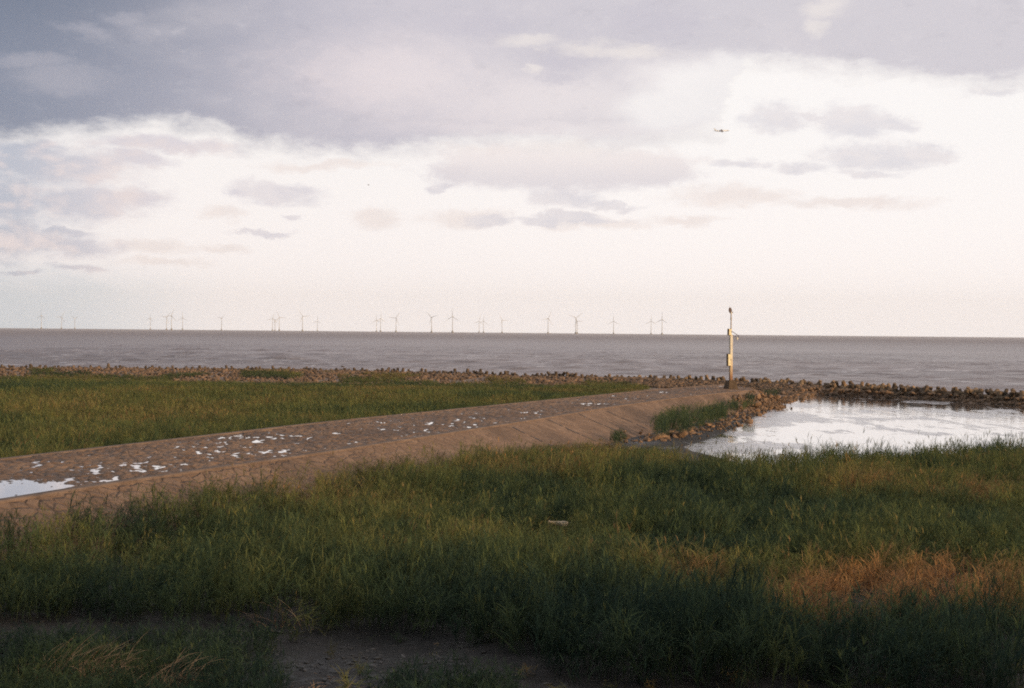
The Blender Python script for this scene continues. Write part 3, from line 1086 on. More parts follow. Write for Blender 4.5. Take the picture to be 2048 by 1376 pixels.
def tuft_arrays(seed, stems, rad, hgt, leaf, width, leaves=5, droop=1.3, plume=0.0, wind=0.25):
    rr = random.Random(seed)
    VV, FF, BB, b = [], [], [], 0

    def add(t):
        nonlocal b
        VV.append(t[0])
        FF.append(t[1] + b)
        BB.append(t[2])
        b += len(t[0])
    for s in range(stems):
        a, r = rr.uniform(0, 6.283), rad * math.sqrt(rr.random())
        base = np.array([math.cos(a) * r, math.sin(a) * r, 0])
        H = hgt * rr.uniform(0.65, 1.1)
        laz = rr.gauss(0.2, 1.1)
        ln = rr.uniform(0.02, 0.22)
        tone = min(1, max(0, rr.gauss(0.5, 0.22)))
        st = blade(base, laz, H, width * 0.55, ln, wind * rr.uniform(0.4, 1.5), 4, tone)
        add(st)
        for k in range(leaves):
            f = rr.uniform(0.12, 0.97)
            i = min(3, int(f * 4))
            u = f * 4 - i
            c = (st[0][2 * i] + st[0][2 * i + 1]) / 2 * (1 - u) + (st[0][2 * i + 2] + st[0][2 * i + 3]) / 2 * u
            add(blade(c, rr.gauss(0.2, 1.7), leaf * rr.uniform(0.6, 1.15) * (1.1 - 0.4 * f), width * rr.uniform(0.7, 1.2), rr.uniform(0.25, 0.8), rr.uniform(0.5, 1.2) * droop, 4,
                      min(1, max(0, tone + rr.gauss(0.0, 0.16)))))
        if rr.random() < plume:
            tip = (st[0][-1] + st[0][-2]) / 2
            for k in range(4):
                add(blade(tip - np.array([0, 0, 0.12]), rr.gauss(0.2, 0.6), 0.22 * rr.uniform(0.7, 1.2), width * 1.1, rr.uniform(0.1, 0.5), 0.9, 3, 1.0))
    return np.concatenate(VV), np.concatenate(FF), np.concatenate(BB)


def blade_mesh(name, arr, mat):
    me = bpy.data.meshes.new(name)
    fast_mesh(me, arr[0], arr[1])
    a = me.attributes.new("blade", 'FLOAT', 'POINT')
    a.data.foreach_set("value", arr[2].astype(np.float32))
    me.materials.append(mat)
    return me


def tuft_collection(name, specs):
    c = bpy.data.collections.new(name)
    for i, s in enumerate(specs):
        me = blade_mesh(name, tuft_arrays(**s), M['reed'])
        c.objects.link(bpy.data.objects.new("%s_%03d" % (name, i), me))
    return c


def scatter(name, P, yaw, scl, tint, idx, coll, tilt=0.12):
    """one object that grows a tuft on each of its points"""
    me = bpy.data.meshes.new(name)
    n = len(P)
    me.vertices.add(n)
    me.vertices.foreach_set("co", np.asarray(P, np.float32).ravel())

    def attr(nm, typ, data, key):
        a = me.attributes.new(nm, typ, 'POINT')
        a.data.foreach_set(key, np.ascontiguousarray(data).ravel())
    rot = np.stack([RNG.normal(size=n) * tilt, RNG.normal(size=n) * tilt, yaw], -1).astype(np.float32)
    attr("rot", 'FLOAT_VECTOR', rot, "vector")
    attr("scl", 'FLOAT_VECTOR', np.asarray(scl, np.float32), "vector")
    attr("tint", 'FLOAT', np.asarray(tint, np.float32), "value")
    attr("pick", 'INT', np.asarray(idx, np.int32), "value")
    me.update()
    o = bpy.data.objects.new(name, me)
    COL.objects.link(o)
    g = bpy.data.node_groups.new(name + "_growth", 'GeometryNodeTree')
    g.interface.new_socket("Geometry", in_out='INPUT', socket_type='NodeSocketGeometry')
    g.interface.new_socket("Geometry", in_out='OUTPUT', socket_type='NodeSocketGeometry')
    nd = g.nodes.new
    gi, go = nd('NodeGroupInput'), nd('NodeGroupOutput')
    ip = nd('GeometryNodeInstanceOnPoints')
    ci = nd('GeometryNodeCollectionInfo')
    ci.inputs['Collection'].default_value = coll
    ci.inputs['Separate Children'].default_value = True
    ci.inputs['Reset Children'].default_value = True
    ip.inputs['Pick Instance'].default_value = True

    def na(nm, typ):
        q_ = nd('GeometryNodeInputNamedAttribute')
        q_.data_type = typ
        q_.inputs['Name'].default_value = nm
        return [s for s in q_.outputs if s.enabled and s.name == 'Attribute'][0]
    L = g.links.new
    L(gi.outputs[0], ip.inputs['Points'])
    L(ci.outputs[0], ip.inputs['Instance'])
    L(na("pick", 'INT'), ip.inputs['Instance Index'])
    L(na("rot", 'FLOAT_VECTOR'), ip.inputs['Rotation'])
    L(na("scl", 'FLOAT_VECTOR'), ip.inputs['Scale'])
    L(ip.outputs[0], go.inputs[0])
    md = o.modifiers.new("growth", 'NODES')
    md.node_group = g
    return o


NEAR = tuft_collection("reed_tuft", [dict(seed=i, stems=7, rad=0.20, hgt=1.0, leaf=0.48, width=0.0175, leaves=6, droop=1.45, plume=0.25) for i in range(7)] +
                       [dict(seed=50 + i, stems=6, rad=0.22, hgt=0.95, leaf=0.64, width=0.0195, leaves=7, droop=1.9, plume=0.0, wind=0.7) for i in range(3)] +
                       [dict(seed=70 + i, stems=4, rad=0.22, hgt=1.28, leaf=0.30, width=0.015, leaves=3, droop=0.9, plume=1.0, wind=0.3) for i in range(3)])
FARG = tuft_collection("marsh_tuft", [dict(seed=80 + i, stems=9, rad=0.42, hgt=0.85, leaf=0.42, width=0.030, leaves=4, droop=1.1, plume=0.2) for i in range(6)])


def jitter_grid(x0, x1, y0, y1, sp):
    nx, ny = int((x1 - x0) / sp), int((y1 - y0) / sp)
    X, Y = np.meshgrid(np.arange(nx), np.arange(ny))
    X = x0 + (X + RNG.random(X.shape)) * sp
    Y = y0 + (Y + RNG.random(Y.shape)) * sp
    return X.ravel(), Y.ravel()


def crest_side(x, y):
    """distance outside the crest of the groyne (m); negative on it"""
    d, _ = polydist(x, y, list(ring[::5]) + [ring[-1]])
    return np.where(inpoly(x, y, deck_poly), -d, d)


# --- foreground reed bed
x, y = jitter_grid(-24, 40, 25.5, 92, 0.30)
zg = ground_z(x, y)
px, py = PX(x, y, zg)
near_b = np.interp(px, [-200, 0, 200, 500, 700, 900, 1000, 1100, 1300, 1500, 1700, 2048, 2300], [1238, 1240, 1243, 1254, 1266, 1284, 1312, 1358, 1385, 1396, 1402, 1410, 1412])
near_b = near_b + (fbm(x * 0.8, y * 0.8, 3, 61) - 0.5) * 34
far_b = np.interp(px, [-200, 820, 940, 1230, 1300, 1370, 1450, 1700, 2048, 2300], [700, 800, 912, 902, 916, 936, 947, 942, 922, 915]) + (fbm(x * 0.3, y * 0.3, 3, 62) - 0.5) * 14
ok = (px > -70) & (px < 2120) & (py < near_b) & (py > far_b)
cs = crest_side(x, y)
ok &= cs > np.interp(px, [-100, 100, 400, 700, 1000, 1150], [1.7, 1.9, 2.1, 2.3, 3.0, 3.7]) + (fbm(x * 0.35, y * 0.35, 3, 9) - 0.5) * 1.8
ok &= RNG.random(len(x)) < 0.35 + 0.65 * sstep(fbm(x * 0.8, y * 0.8, 3, 63), 0.34, 0.46)
zg = np.where(cs < 4.4, np.maximum(zg, -1.72 * np.clip(cs, 0, 5) / 4.4), zg)
ok &= pool_sd(x, y) > -6
x, y, zg, px, py = x[ok], y[ok], zg[ok], px[ok], py[ok]
n = len(x)
hmap = 0.66 + 0.85 * fbm(x * 0.2, y * 0.2, 3, 70) + 0.60 * (fbm(x * 0.5, y * 0.5, 2, 71) - 0.5)
tint = 0.10 + 0.72 * (fbm(x * 0.12, y * 0.16, 4, 72) - 0.36) + 0.45 * (fbm(x * 0.6, y * 0.6, 2, 73) - 0.5)


def gz_(cx, cy_, rx, ry):
    return np.exp(-(((px - cx) / rx) ** 2 + ((py - cy_) / ry) ** 2))


tint += 0.16 * sstep(py, 1150, 980)                           # yellower away from the dyke
tint -= 0.14 * sstep(py, 1130, 1260)  # darker green near the dyke: own colour plus foreground shade put into tint
for (cx, cy_, rx, ry, a) in [(1720, 1215, 160, 60, 1.0), (1960, 1205, 120, 60, .95), (1600, 1240, 80, 45, .9), (1830, 1235, 110, 40, .8), (1650, 1262, 110, 26, .55), (1400, 1195, 90, 30, .45), (1330, 1190, 60, 24, .35), (2040, 1260, 40, 50, .7),
                             (1090, 990, 140, 26, .22), (1210, 918, 170, 18, .34), (1300, 955, 160, 14, .2), (600, 1010, 200, 40, .18), (1720, 985, 120, 24, .18), (1950, 1000, 100, 30, .14), (640, 1245, 70, 18, .2),
                             (700, 1060, 260, 70, .13), (200, 1080, 160, 40, -.1), (1330, 1010, 130, 60, -.16), (1300, 1290, 280, 60, -.35), (1950, 1310, 160, 50, -.3), (1450, 1080, 130, 60, -.12), (960, 1230, 150, 40, -.1)]:
    tint += a * gz_(cx, cy_, rx, ry) * (0.55 + 0.9 * fbm(x * 0.9 + cx, y * 0.9, 3, 77) if a > 0.3 else 1.0)
hmap *= 1 - 0.42 * gz_(1740, 1222, 170, 40) - 0.30 * gz_(1960, 1205, 100, 40) - 0.25 * gz_(1390, 1200, 90, 26)
hmap *= 1 + 0.45 * gz_(1300, 1325, 250, 40) + 0.2 * gz_(1980, 1350, 120, 30) - 0.62 * gz_(1190, 914, 170, 15) - 0.30 * gz_(1400, 945, 90, 10)
hmap *= 1 - 0.72 * gz_(1116, 1092, 36, 30)
hmap *= 1 - 0.18 * gz_(100, 1160, 250, 90)
hmap *= 1 + 0.32 * gz_(2050, 925, 230, 40)
tint = np.clip(tint + RNG.normal(size=n) * 0.05, 0.0, 1.0)
droopy = (gz_(1250, 1300, 320, 80) + gz_(560, 1240, 120, 40) + 0.12) > RNG.random(n)
idx = np.where(droopy, RNG.integers(7, 10, n), RNG.integers(0, 7, n))
stalk = RNG.random(n) < 0.06
idx = np.where(stalk, RNG.integers(10, 13, n), idx)
tint = np.where(stalk, np.clip(tint + 0.16, 0, 1), tint)
thin = RNG.random(n) < np.where(gz_(1740, 1222, 190, 50) > 0.4, 0.7, 1.0)
sel = thin & ~((gz_(1780, 1215, 260, 60) > 0.35) & (fbm(x * 1.1, y * 1.1, 2, 91) < 0.42))
P = np.stack([x, y, zg - 0.03], -1)[sel]
hm = hmap[sel]
w_ = 0.9 + 0.35 * RNG.random(len(hm))
reeds = scatter("reed_bed", P, RNG.normal(size=len(P)) * 0.9, np.stack([w_, w_, hm * (0.60 + 0.68 * RNG.random(len(hm)) ** 1.4)], -1), tint[sel], idx[sel], NEAR, 0.2)
tag(reeds, "tall dark green reed bed filling the foreground, dry brown patch at one side", "reeds", kind="stuff")
print("REEDS", len(P))

# --- low clumps at the very bottom, on the near side of the creek
x, y = jitter_grid(-14, 16, 21.5, 31, 0.26)
zg = ground_z(x, y)
px, py = PX(x, y, zg)
px = px + 110 * (fbm(x * 1.3, y * 1.3, 3, 19) - 0.5)
e1 = sstep(px, 590, 440) * sstep(py, 1282, 1312)
e2 = sstep(px, 740, 800) * sstep(px, 1040, 960) * sstep(py, 1360, 1385)
e3 = sstep(px, 1850, 2000) * sstep(py, 1378, 1386) * 0
mm = np.maximum(np.maximum(e1, e2), e3)
ok = (RNG.random(len(x)) < mm * 0.95) & (px > -80) & (py < 1560)
x, y, zg, px, py = x[ok], y[ok], zg[ok], px[ok], py[ok]
n = len(x)
tint = np.clip(0.06 + 0.4 * (fbm(x * 0.5, y * 0.5, 3, 90) - 0.4) + 0.3 * gz_(240, 1370, 160, 30) * RNG.random(n), 0, 1)
hh = 0.50 + 0.25 * RNG.random(n)
low = scatter("low_grass", np.stack([x, y, zg - 0.02], -1), RNG.normal(size=n) * 1.2, np.stack([np.full(n, .8), np.full(n, .8), hh], -1), tint, RNG.integers(0, 10, n), NEAR, 0.2)
x, y = jitter_grid(-12, 14, 23, 34, 0.5)
zg = ground_z(x, y)
px, py = PX(x, y, zg)
ok = (px > -50) & (px < 2100) & (py > 1245) & (RNG.random(len(x)) < 0.10 + 0.5 * gz_(650, 1365, 130, 30) + 0.25 * gz_(1500, 1380, 500, 20))
x, y, zg = x[ok], y[ok], zg[ok]
n = len(x)
stub = scatter("dead_stubble", np.stack([x, y, zg - 0.02], -1), RNG.uniform(0, 6.28, n), np.stack([0.7 + 0.4 * RNG.random(n), 0.7 + 0.4 * RNG.random(n), 0.10 + 0.3 * RNG.random(n) ** 2], -1),
               np.clip(0.42 + 0.25 * RNG.normal(size=n), 0.1, 0.9), RNG.integers(0, 13, n), NEAR, 0.5)
tag(stub, "thin dead stubble sticking out of the dark creek mud", "stubble", kind="stuff")
tag(low, "low dark green grass growing on the near bank of the muddy creek", "grass", kind="stuff")

# --- marsh beyond the groyne
x, y = jitter_grid(-82, 34, 48, 205, 0.62)
zg = ground_z(x, y)
d, s = polydist(x, y, tet_line)
cs = crest_side(x, y)
_, sb = polydist(x, y, list(BK[::10]))
rockedge = np.interp(x, [-70, -20, 0, 18, 30], [27, 26, 18, 7, 4]) * (1 + 1.3 * (fbm(x * 0.10, y * 0.10, 3, 33) - 0.5))
px, py = PX(x, y, zg)
ok = (px > -90) & (px < 1285 + 60 * (fbm(x * 0.3, y * 0.3, 2, 38) - 0.5)) & (cs > 1.6) & (sb > 0) & (s < 0) & ((d > rockedge) | ((fbm(x * 0.16, y * 0.07, 2, 55) > 0.63) & (d > 7.0)))
x, y, zg, px, py = x[ok], y[ok], zg[ok], px[ok], py[ok]
n = len(x)
big = fbm(x * 0.045, y * 0.09, 3, 34)
tint = np.clip(0.38 + 0.75 * (big - 0.45) + 0.45 * (fbm(x * 0.3, y * 0.2, 3, 35) - 0.5) + RNG.normal(size=n) * 0.05, 0.03, 0.75)
tint = np.clip(tint - 0.28 * gz_(280, 750, 110, 10) - 0.25 * gz_(560, 778, 120, 10) - 0.2 * gz_(520, 756, 80, 8) - 0.2 * gz_(1050, 768, 60, 8) + 0.2 * gz_(1000, 757, 300, 5) + 0.10 * gz_(650, 800, 300, 22)
               - 0.16 * sstep(px, 240, -40), 0.0, 0.75)
hm = (0.62 + 0.6 * RNG.random(n) ** 1.5) * (0.9 + 0.6 * fbm(x * 0.12, y * 0.12, 3, 36)) + 0.4 * gz_(260, 748, 50, 8)
dd_, _ = polydist(x, y, tet_line)
hm = hm * (0.55 + 0.45 * sstep(dd_, 25, 60))
w_ = 1.0 + 0.4 * RNG.random(n)
marsh = scatter("marsh_grass", np.stack([x, y, zg - 0.03], -1), RNG.uniform(0, 6.28, n), np.stack([w_, w_, hm], -1), tint, RNG.integers(0, 6, n), FARG)
tag(marsh, "olive green marsh grass beyond the groyne, reaching back to the tetrapods", "grass", kind="stuff")
print("MARSH", n)

# --- single clumps that stand on the stones: things of their own
def mat_clump():
    m, N, out = material('clump_leaves')
    b = N.new('ShaderNodeAttribute', attribute_name='blade').outputs['Fac']
    col = N.ramp(b, GREENS)
    d = N.new('ShaderNodeBsdfDiffuse')
    tr = N.new('ShaderNodeBsdfTranslucent')
    N.put(d.inputs[0], col)
    N.put(tr.inputs[0], col)
    mx = N.new('ShaderNodeMixShader')
    mx.inputs[0].default_value = 0.28
    N.t.links.new(d.outputs[0], mx.inputs[1])
    N.t.links.new(tr.outputs[0], mx.inputs[2])
    N.t.links.new(mx.outputs[0], out.inputs[0])
    return m


M['clump'] = mat_clump()


def clump(name, spec, label, cat="grass clump", group=None):
    """spec: list of (px, py, z, height, tint)"""
    VV, FF, BB, b = [], [], [], 0
    org = W(spec[0][0], spec[0][1], spec[0][2])
    for k, (cx, cy_, z, h, tn) in enumerate(spec):
        p = W(cx, cy_, z)
        V, F, B = tuft_arrays(900 + k + int(cx), 10, 0.34, h, 0.42, 0.028, 5, 1.1)
        VV.append(V + (p - org))
        FF.append(F + b)
        BB.append(np.clip(tn + (B - 0.5) * 0.3, 0, 1))
        b += len(V)
    me = blade_mesh(name, (np.concatenate(VV), np.concatenate(FF), np.concatenate(BB)), M['clump'])
    o = link(name, me, None, loc=org)
    return tag(o, label, cat, group)


sp = []
for k in range(150):                          # the big bank of grass on the slope foot
    u = random.random()
    cx = 1312 + 140 * u + random.gauss(0, 6)
    top = 872 - 34 * u
    cy_ = top + random.uniform(-26, 6) * (0.4 + 0.6 * math.sin(math.pi * min(1, u + .15)))
    sp.append((cx, cy_, -1.2 + 0.35 * random.random(), random.uniform(0.9, 1.35), random.uniform(0.1, 0.38)))
clump("grass_bank", sp, "large green bank of grass on the groyne slope above the rocks and pool", "grass clump")
clump("grass_tuft", [(1232 + random.gauss(0, 9), 886 + random.gauss(0, 2), -1.45, random.uniform(.6, .9), random.uniform(.1, .3)) for _ in range(9)],
      "small green tuft at the bottom of the bare groyne slope, just above the reeds")
clump("grass_tuft", [(1462 + random.gauss(0, 6), 820 + random.gauss(0, 2), -0.8, random.uniform(.8, 1.1), random.uniform(.05, .25)) for _ in range(8)],
      "upright dark green tuft right against the end of the large grass bank")
clump("grass_tuft", [(1490 + random.gauss(0, 10), 816 + random.gauss(0, 2.5), -0.9, random.uniform(.6, .8), random.uniform(.12, .3)) for _ in range(8)],
      "low spreading green tuft among the rocks, between two darker upright tufts")
clump("grass_tuft", [(1496 + random.gauss(0, 4), 800 + random.gauss(0, 1), -0.35, random.uniform(.4, .6), random.uniform(.03, .15)) for _ in range(5)],
      "small dark tuft on bare stone just above the low spreading tuft")
clump("grass_tuft", [(1540 + random.gauss(0, 6), 791 + random.gauss(0, 1.5), -0.55, random.uniform(.5, .75), random.uniform(.03, .2)) for _ in range(7)],
      "dark round tuft nearest the tetrapods, on the groyne head's rocky edge")

# --- bent dry stalks in the bottom corner, dead grass on the creek bank
M['straw'] = mat_noise('dry_straw', (0.36, 0.20, 0.10), (0.52, 0.32, 0.17), 2.0, 0.8, obj=False)


def straw(name, px0, py0, n, spread, L, lean_az, label, seed):
    rr = random.Random(seed)
    VV, FF, b = [], [], 0
    org = W(px0, py0, -1.5)
    for k in range(n):
        base = np.array([rr.gauss(0, spread), rr.gauss(0, spread * 0.7), 0])
        a = lean_az + rr.gauss(0, 0.45)
        V, F, _ = blade(base, a, L * rr.uniform(0.5, 1.15), 0.026, rr.uniform(0.2, 0.9), rr.uniform(0.5, 1.9), 7)
        V2, F2, _ = blade(base + np.array([0, 0.004, 0]), a + 1.4, L * rr.uniform(0.3, 0.6), 0.014, rr.uniform(0.2, 1.1), rr.uniform(0.4, 1.5), 5)
        for v, f in ((V, F), (V2, F2)):
            VV.append(v)
            FF.append(f + b)
            b += len(v)
    me = bpy.data.meshes.new(name)
    fast_mesh(me, np.concatenate(VV), np.concatenate(FF))
    return tag(link(name, me, M['straw'], loc=org), label, "dry reeds", "bent dry reeds by the creek")


straw("dry_reed_clump", 110, 1362, 40, 0.28, 1.15, 0.25, "bent dry tan reed clump nearest the left corner, stalks arching over dark grass", 1)
straw("dry_reed_clump", 215, 1372, 44, 0.30, 1.1, 0.5, "bent dry tan reed clump in the middle of the low dark grass", 2)
straw("dry_reed_clump", 330, 1385, 46, 0.26, 1.1, 0.6, "bent dry tan reed clump at the creek end of the low dark grass", 3)
straw("dry_reed_clump", 600, 1395, 20, 0.45, 0.4, 0.6, "short dead brown stubble standing on mud, between two green clumps", 4)
straw("dry_reed_clump", 575, 1258, 18, 0.30, 0.9, 3.4, "yellow collapsed reed clump leaning out of the reed bed over the creek", 5)
# lumps of mud and litter on the creek bed
M['clod'] = mat_noise('mud_clod', (0.016, 0.013, 0.011), (0.050, 0.040, 0.032), 0.9, 0.55, 0.6, 0.02, (0.085, 0.068, 0.052), obj=False, spec=0.5)
vs, fs, base = [], [], 0
x, y = jitter_grid(-13, 16, 22.5, 33.5, 0.24)
zc = ground_z(x, y)
px, py = PX(x, y, zc)
keep_ = (py > np.interp(px, [0, 500, 960, 1100, 2048], [1240, 1252, 1300, 1350, 1395])) & (px > -60) & (px < 2100) & (fbm(x * 0.9, y * 0.9, 3, 15) > 0.42)
for a, b_, c_ in zip(x[keep_], y[keep_], zc[keep_]):
    V, F = RL[random.randrange(6)]
    sz = random.uniform(0.03, 0.13) * random.uniform(0.5, 1.0)
    v = (V * np.array([sz * 1.3, sz, sz * 0.55])) @ rotm(random.uniform(-.3, .3), random.uniform(-.3, .3), random.uniform(0, 6.28)).T + np.array([a, b_, c_])
    vs.append(v)
    fs.append(F + base)
    base += len(V)
me = bpy.data.meshes.new("mud_clods")
fast_mesh(me, np.concatenate(vs), np.concatenate(fs))
tag(link("mud_clods", me, M['clod'], smooth=True), "dark lumps of mud and litter strewn over the creek bed", "mud", kind="stuff")
M['bark'] = mat_noise('bleached_wood', (0.42, 0.33, 0.23), (0.60, 0.50, 0.38), 3.0, 0.8, 0.4, 0.01)
# fallen stem across the creek
bm = bmesh.new()
a, b_ = W(868, 1289, -1.52), W(975, 1271, -1.5)
mid = (a + b_) / 2 + np.array([0, 0, 0.05])
bm_cone(bm, a, mid, 0.012, 0.016, 6)
bm_cone(bm, mid, b_, 0.016, 0.010, 6)
tag(bm_obj("fallen_stem", bm, M['straw'], smooth=True), "single dry stem lying across the mud of the creek", "reed stem")

# pale driftwood caught in the reeds
dw = WY(1116, 1047, 46.0)
bm = bmesh.new()
prof = [(-0.27, 0.04, 0.025), (-0.2, 0.025, 0.035), (-0.06, 0.005, 0.05), (0.08, -0.01, 0.07), (0.2, -0.02, 0.085), (0.27, -0.03, 0.06)]
for (p0, p1) in zip(prof[:-1], prof[1:]):
    bm_cone(bm, (p0[0], 0, p0[1]), (p1[0], 0, p1[1]), p0[2], p1[2], 9)
bm_cone(bm, (-0.2, 0, 0.02), (-0.25, 0.02, 0.07), 0.026, 0.015, 7)
o = tag(bm_obj("driftwood", bm, M['bark'], smooth=False), "pale cream piece of driftwood caught among the green reeds", "driftwood")
o.location = dw
o.scale = (1.2, 1.2, 1.35)

# mud mounds in the pool
M['mud'] = mat_noise('dark_mud', (0.05, 0.038, 0.03), (0.085, 0.065, 0.05), 3.0, 0.6, 0.5, 0.03)


def mound(px, py, rx, rz, label, seed):
    c = W(px, py, Z_WATER)
    n, m_ = 40, 14
    V = []
    for j in range(m_):
        v = j / (m_ - 1)
        for i in range(n):
            a = 2 * math.pi * i / n
            r = (1 - v) * (0.8 + 0.35 * float(vnoise(np.array(2 + math.cos(a) * 1.5), np.array(2 + math.sin(a) * 1.5), seed)))
            X, Y = rx * r * math.cos(a), rx * 0.9 * r * math.sin(a)
            h = rz * (1 - (1 - v) ** 2.2) * (0.5 + 0.9 * float(vnoise(np.array(X * 1.3 + 9), np.array(Y * 1.3 + 9), seed + 3))) - 0.03
            V.append((X, Y, h))
    me = quads_mesh("mud_mound", np.array(V), m_, n)
    # close the seam
    bm = bmesh.new()
    bm.from_mesh(me)
    bmesh.ops.contextual_create(bm, geom=[])
    bm.verts.ensure_lookup_table()
    for j in range(m_ - 1):
        bm.faces.new([bm.verts[j * n + n - 1], bm.verts[j * n], bm.verts[(j + 1) * n], bm.verts[(j + 1) * n + n - 1]])
    bm.to_mesh(me)
    bm.free()
    o = link("mud_mound", me, M['mud'], smooth=True, loc=c)
    return tag(o, label, "mud bank", "mud mounds in the pool")


mound(1838, 812, 1.0, 0.20, "larger dark mud mound rising from the bright pool", 2)
mound(1780, 812, 0.72, 0.13, "smaller dark mud mound in the pool beside the larger one", 5)
# thin stake standing in the pool
bm = bmesh.new()
bm_cone(bm, (0, 0, -0.3), (0.02, 0, 0.75), 0.035, 0.025, 8)
bm_cone(bm, (0.02, 0, 0.75), (0.05, 0, 0.80), 0.028, 0.02, 8)
o = tag(bm_obj("wooden_stake", bm, M['mud'], smooth=True), "thin dark stake standing in the pool at the rocks' edge", "stake")
o.location = W(1716, 797, Z_WATER)

# ------------------------------------------------------------------ the post on the groyne head
def mat_post():
    m, N, out = material('painted_rusty_steel')
    co = N.new('ShaderNodeTexCoord').outputs['Object']
    zc = N.sep(co)[2]
    n = N.noise(co, 3.5, 6, 0.65)
    h = N.math('ADD', zc, N.math('MULTIPLY', N.math('SUBTRACT', n, 0.5), 1.3))
    col = N.ramp(N.math('DIVIDE', h, 5.0), [(0.10, (0.22, 0.095, 0.05)), (0.26, (0.36, 0.19, 0.095)), (0.42, (0.66, 0.50, 0.33)), (0.65, (0.80, 0.72, 0.60))])
    st = N.smooth(N.noise(N.vmath('MULTIPLY', co, (9, 9, 0.8)), 1.0, 5, 0.65), 0.55, 0.72)
    col = N.mix(N.math('MULTIPLY', st, 0.6), col, (0.20, 0.095, 0.05))
    principled(N, out, col, 0.7, 0.3, normal=bump(N, n, 0.3, 0.02))
    return m


M['post'] = mat_post()
M['cream'] = mat_plain('cream_paint', (0.88, 0.77, 0.50), 0.6)
M['brownmetal'] = mat_plain('brown_metal', (0.10, 0.062, 0.050), 0.6)
M['polegrey'] = mat_plain('galvanised_pole', (0.50, 0.42, 0.36), 0.55)
M['white'] = mat_plain('white_enamel', (0.72, 0.68, 0.62), 0.4)
M['plinth'] = mat_noise('plinth_concrete', (0.075, 0.056, 0.042), (0.12, 0.088, 0.062), 1.6, 0.9, 0.5, 0.03, (0.05, 0.04, 0.03))
pb = W(1461.5, 778.5, 0.0)
post = tag(empty("marker_post", pb, (0, R(-0.35), R(20))), "tall rusty cream steel post with dish and boxes on a concrete plinth", "marker post")
bm = bmesh.new()
bm_cone(bm, (0, 0, -0.15), (0, 0, 0.86), 0.80, 0.50, 4)
bmesh.ops.rotate(bm, verts=bm.verts, cent=(0, 0, 0), matrix=Matrix.Rotation(R(45), 3, 'Z'))
bm_obj("plinth", bm, M['plinth'], post, bevel=0.03)
bm = bmesh.new()
bm_box(bm, (0, 0, 2.97), (0.255, 0.255, 4.24))
col_o = bm_obj("column", bm, M['post'], post, bevel=0.015)
bm = bmesh.new()
bm_cone(bm, (0, 0, 5.09), (0, 0, 7.12), 0.062, 0.052, 12)
bm_cone(bm, (0, 0, 5.09), (0, 0, 5.17), 0.14, 0.14, 12)
bm_cone(bm, (0, 0, 6.55), (0, 0, 6.8), 0.075, 0.075, 12)
bm_obj("mast", bm, M['polegrey'], post, smooth=False)
bm = bmesh.new()
bm_box(bm, (0, 0, 7.22), (0.13, 0.13, 0.24))
bm_obj("mast_cap", bm, M['white'], post, bevel=0.01)
# dish, tilted a little towards the camera
dish = None
bm = bmesh.new()
nrm = Vector((0.5, -0.86, 0.10)).normalized()
c0 = Vector((-0.14, -0.05, 7.46))
bm_cone(bm, c0, c0 + nrm * 0.05, 0.265, 0.25, 20)
bm_cone(bm, c0 - nrm * 0.07, c0, 0.12, 0.255, 20)
dish = bm_obj("dish", bm, M['brownmetal'], post)
bm = bmesh.new()
bm_cone(bm, c0 - nrm * 0.06, (0, 0, 7.30), 0.022, 0.022, 8)
bm_obj("bracket", bm, M['brownmetal'], dish)
bm = bmesh.new()
bm_cone(bm, (-0.14, 0, 7.66), (-0.18, 0, 7.92), 0.018, 0.008, 8)
bm_cone(bm, (-0.02, 0, 7.30), (0.0, 0, 7.80), 0.012, 0.008, 8)
bm_obj("aerial", bm, M['polegrey'], post)
bm = bmesh.new()
bm_cone(bm, (0.06, 0, 7.20), (0.10, 0, 7.26), 0.03, 0.03, 8)
bmesh.ops.create_uvsphere(bm, u_segments=12, v_segments=8, radius=0.065, matrix=Matrix.Translation((0.13, 0, 7.27)))
bm_obj("sensor", bm, M['brownmetal'], post, smooth=True)


def cabinet(z0, z1, w, dpt, xoff):
    zc, h = (z0 + z1) / 2, z1 - z0
    bm = bmesh.new()
    bm_box(bm, (xoff, -0.06, zc), (w, dpt, h))
    c = bm_obj("box", bm, M['brownmetal'], post, bevel=0.012)  # dark body shows at the left: shade of the cream box put into colour
    bm = bmesh.new()
    bm_box(bm, (xoff + 0.02, -0.06 - dpt / 2 - 0.013, zc), (w * 0.86, 0.02, h * 0.93))
    bm_obj("door", bm, M['cream'], c, bevel=0.006)
    bm = bmesh.new()
    bm_box(bm, (xoff + 0.02 + w * 0.36, -0.06 - dpt / 2 - 0.035, zc), (0.03, 0.025, 0.14))
    bm_obj("handle", bm, M['brownmetal'], c)
    bm = bmesh.new()
    bm_box(bm, (xoff + w / 2 + 0.006, -0.06, zc), (0.012, dpt * 0.9, h * 0.95))
    bm_obj("side_panel", bm, M['cream'], c)


cabinet(2.20, 3.36, 0.34, 0.28, -0.27)
cabinet(5.10, 5.72, 0.32, 0.26, -0.20)
bm = bmesh.new()
bm_cone(bm, (0.04, 0, 5.50), (0.86, 0.05, 5.06), 0.030, 0.030, 8)
bm_cone(bm, (0.10, 0, 4.99), (0.82, 0.05, 4.93), 0.024, 0.024, 8)
bm_cone(bm, (0.84, 0.05, 5.09), (0.82, 0.05, 4.90), 0.022, 0.022, 8)
arm = bm_obj("lamp_arm", bm, M['brownmetal'], post)
bm = bmesh.new()
bm_cone(bm, (0.68, 0.05, 4.94), (0.68, 0.05, 4.86), 0.05, 0.10, 14)
bm_cone(bm, (0.68, 0.05, 4.86), (0.68, 0.05, 4.66), 0.10, 0.085, 14)
bm_obj("lamp_housing", bm, M['white'], arm)

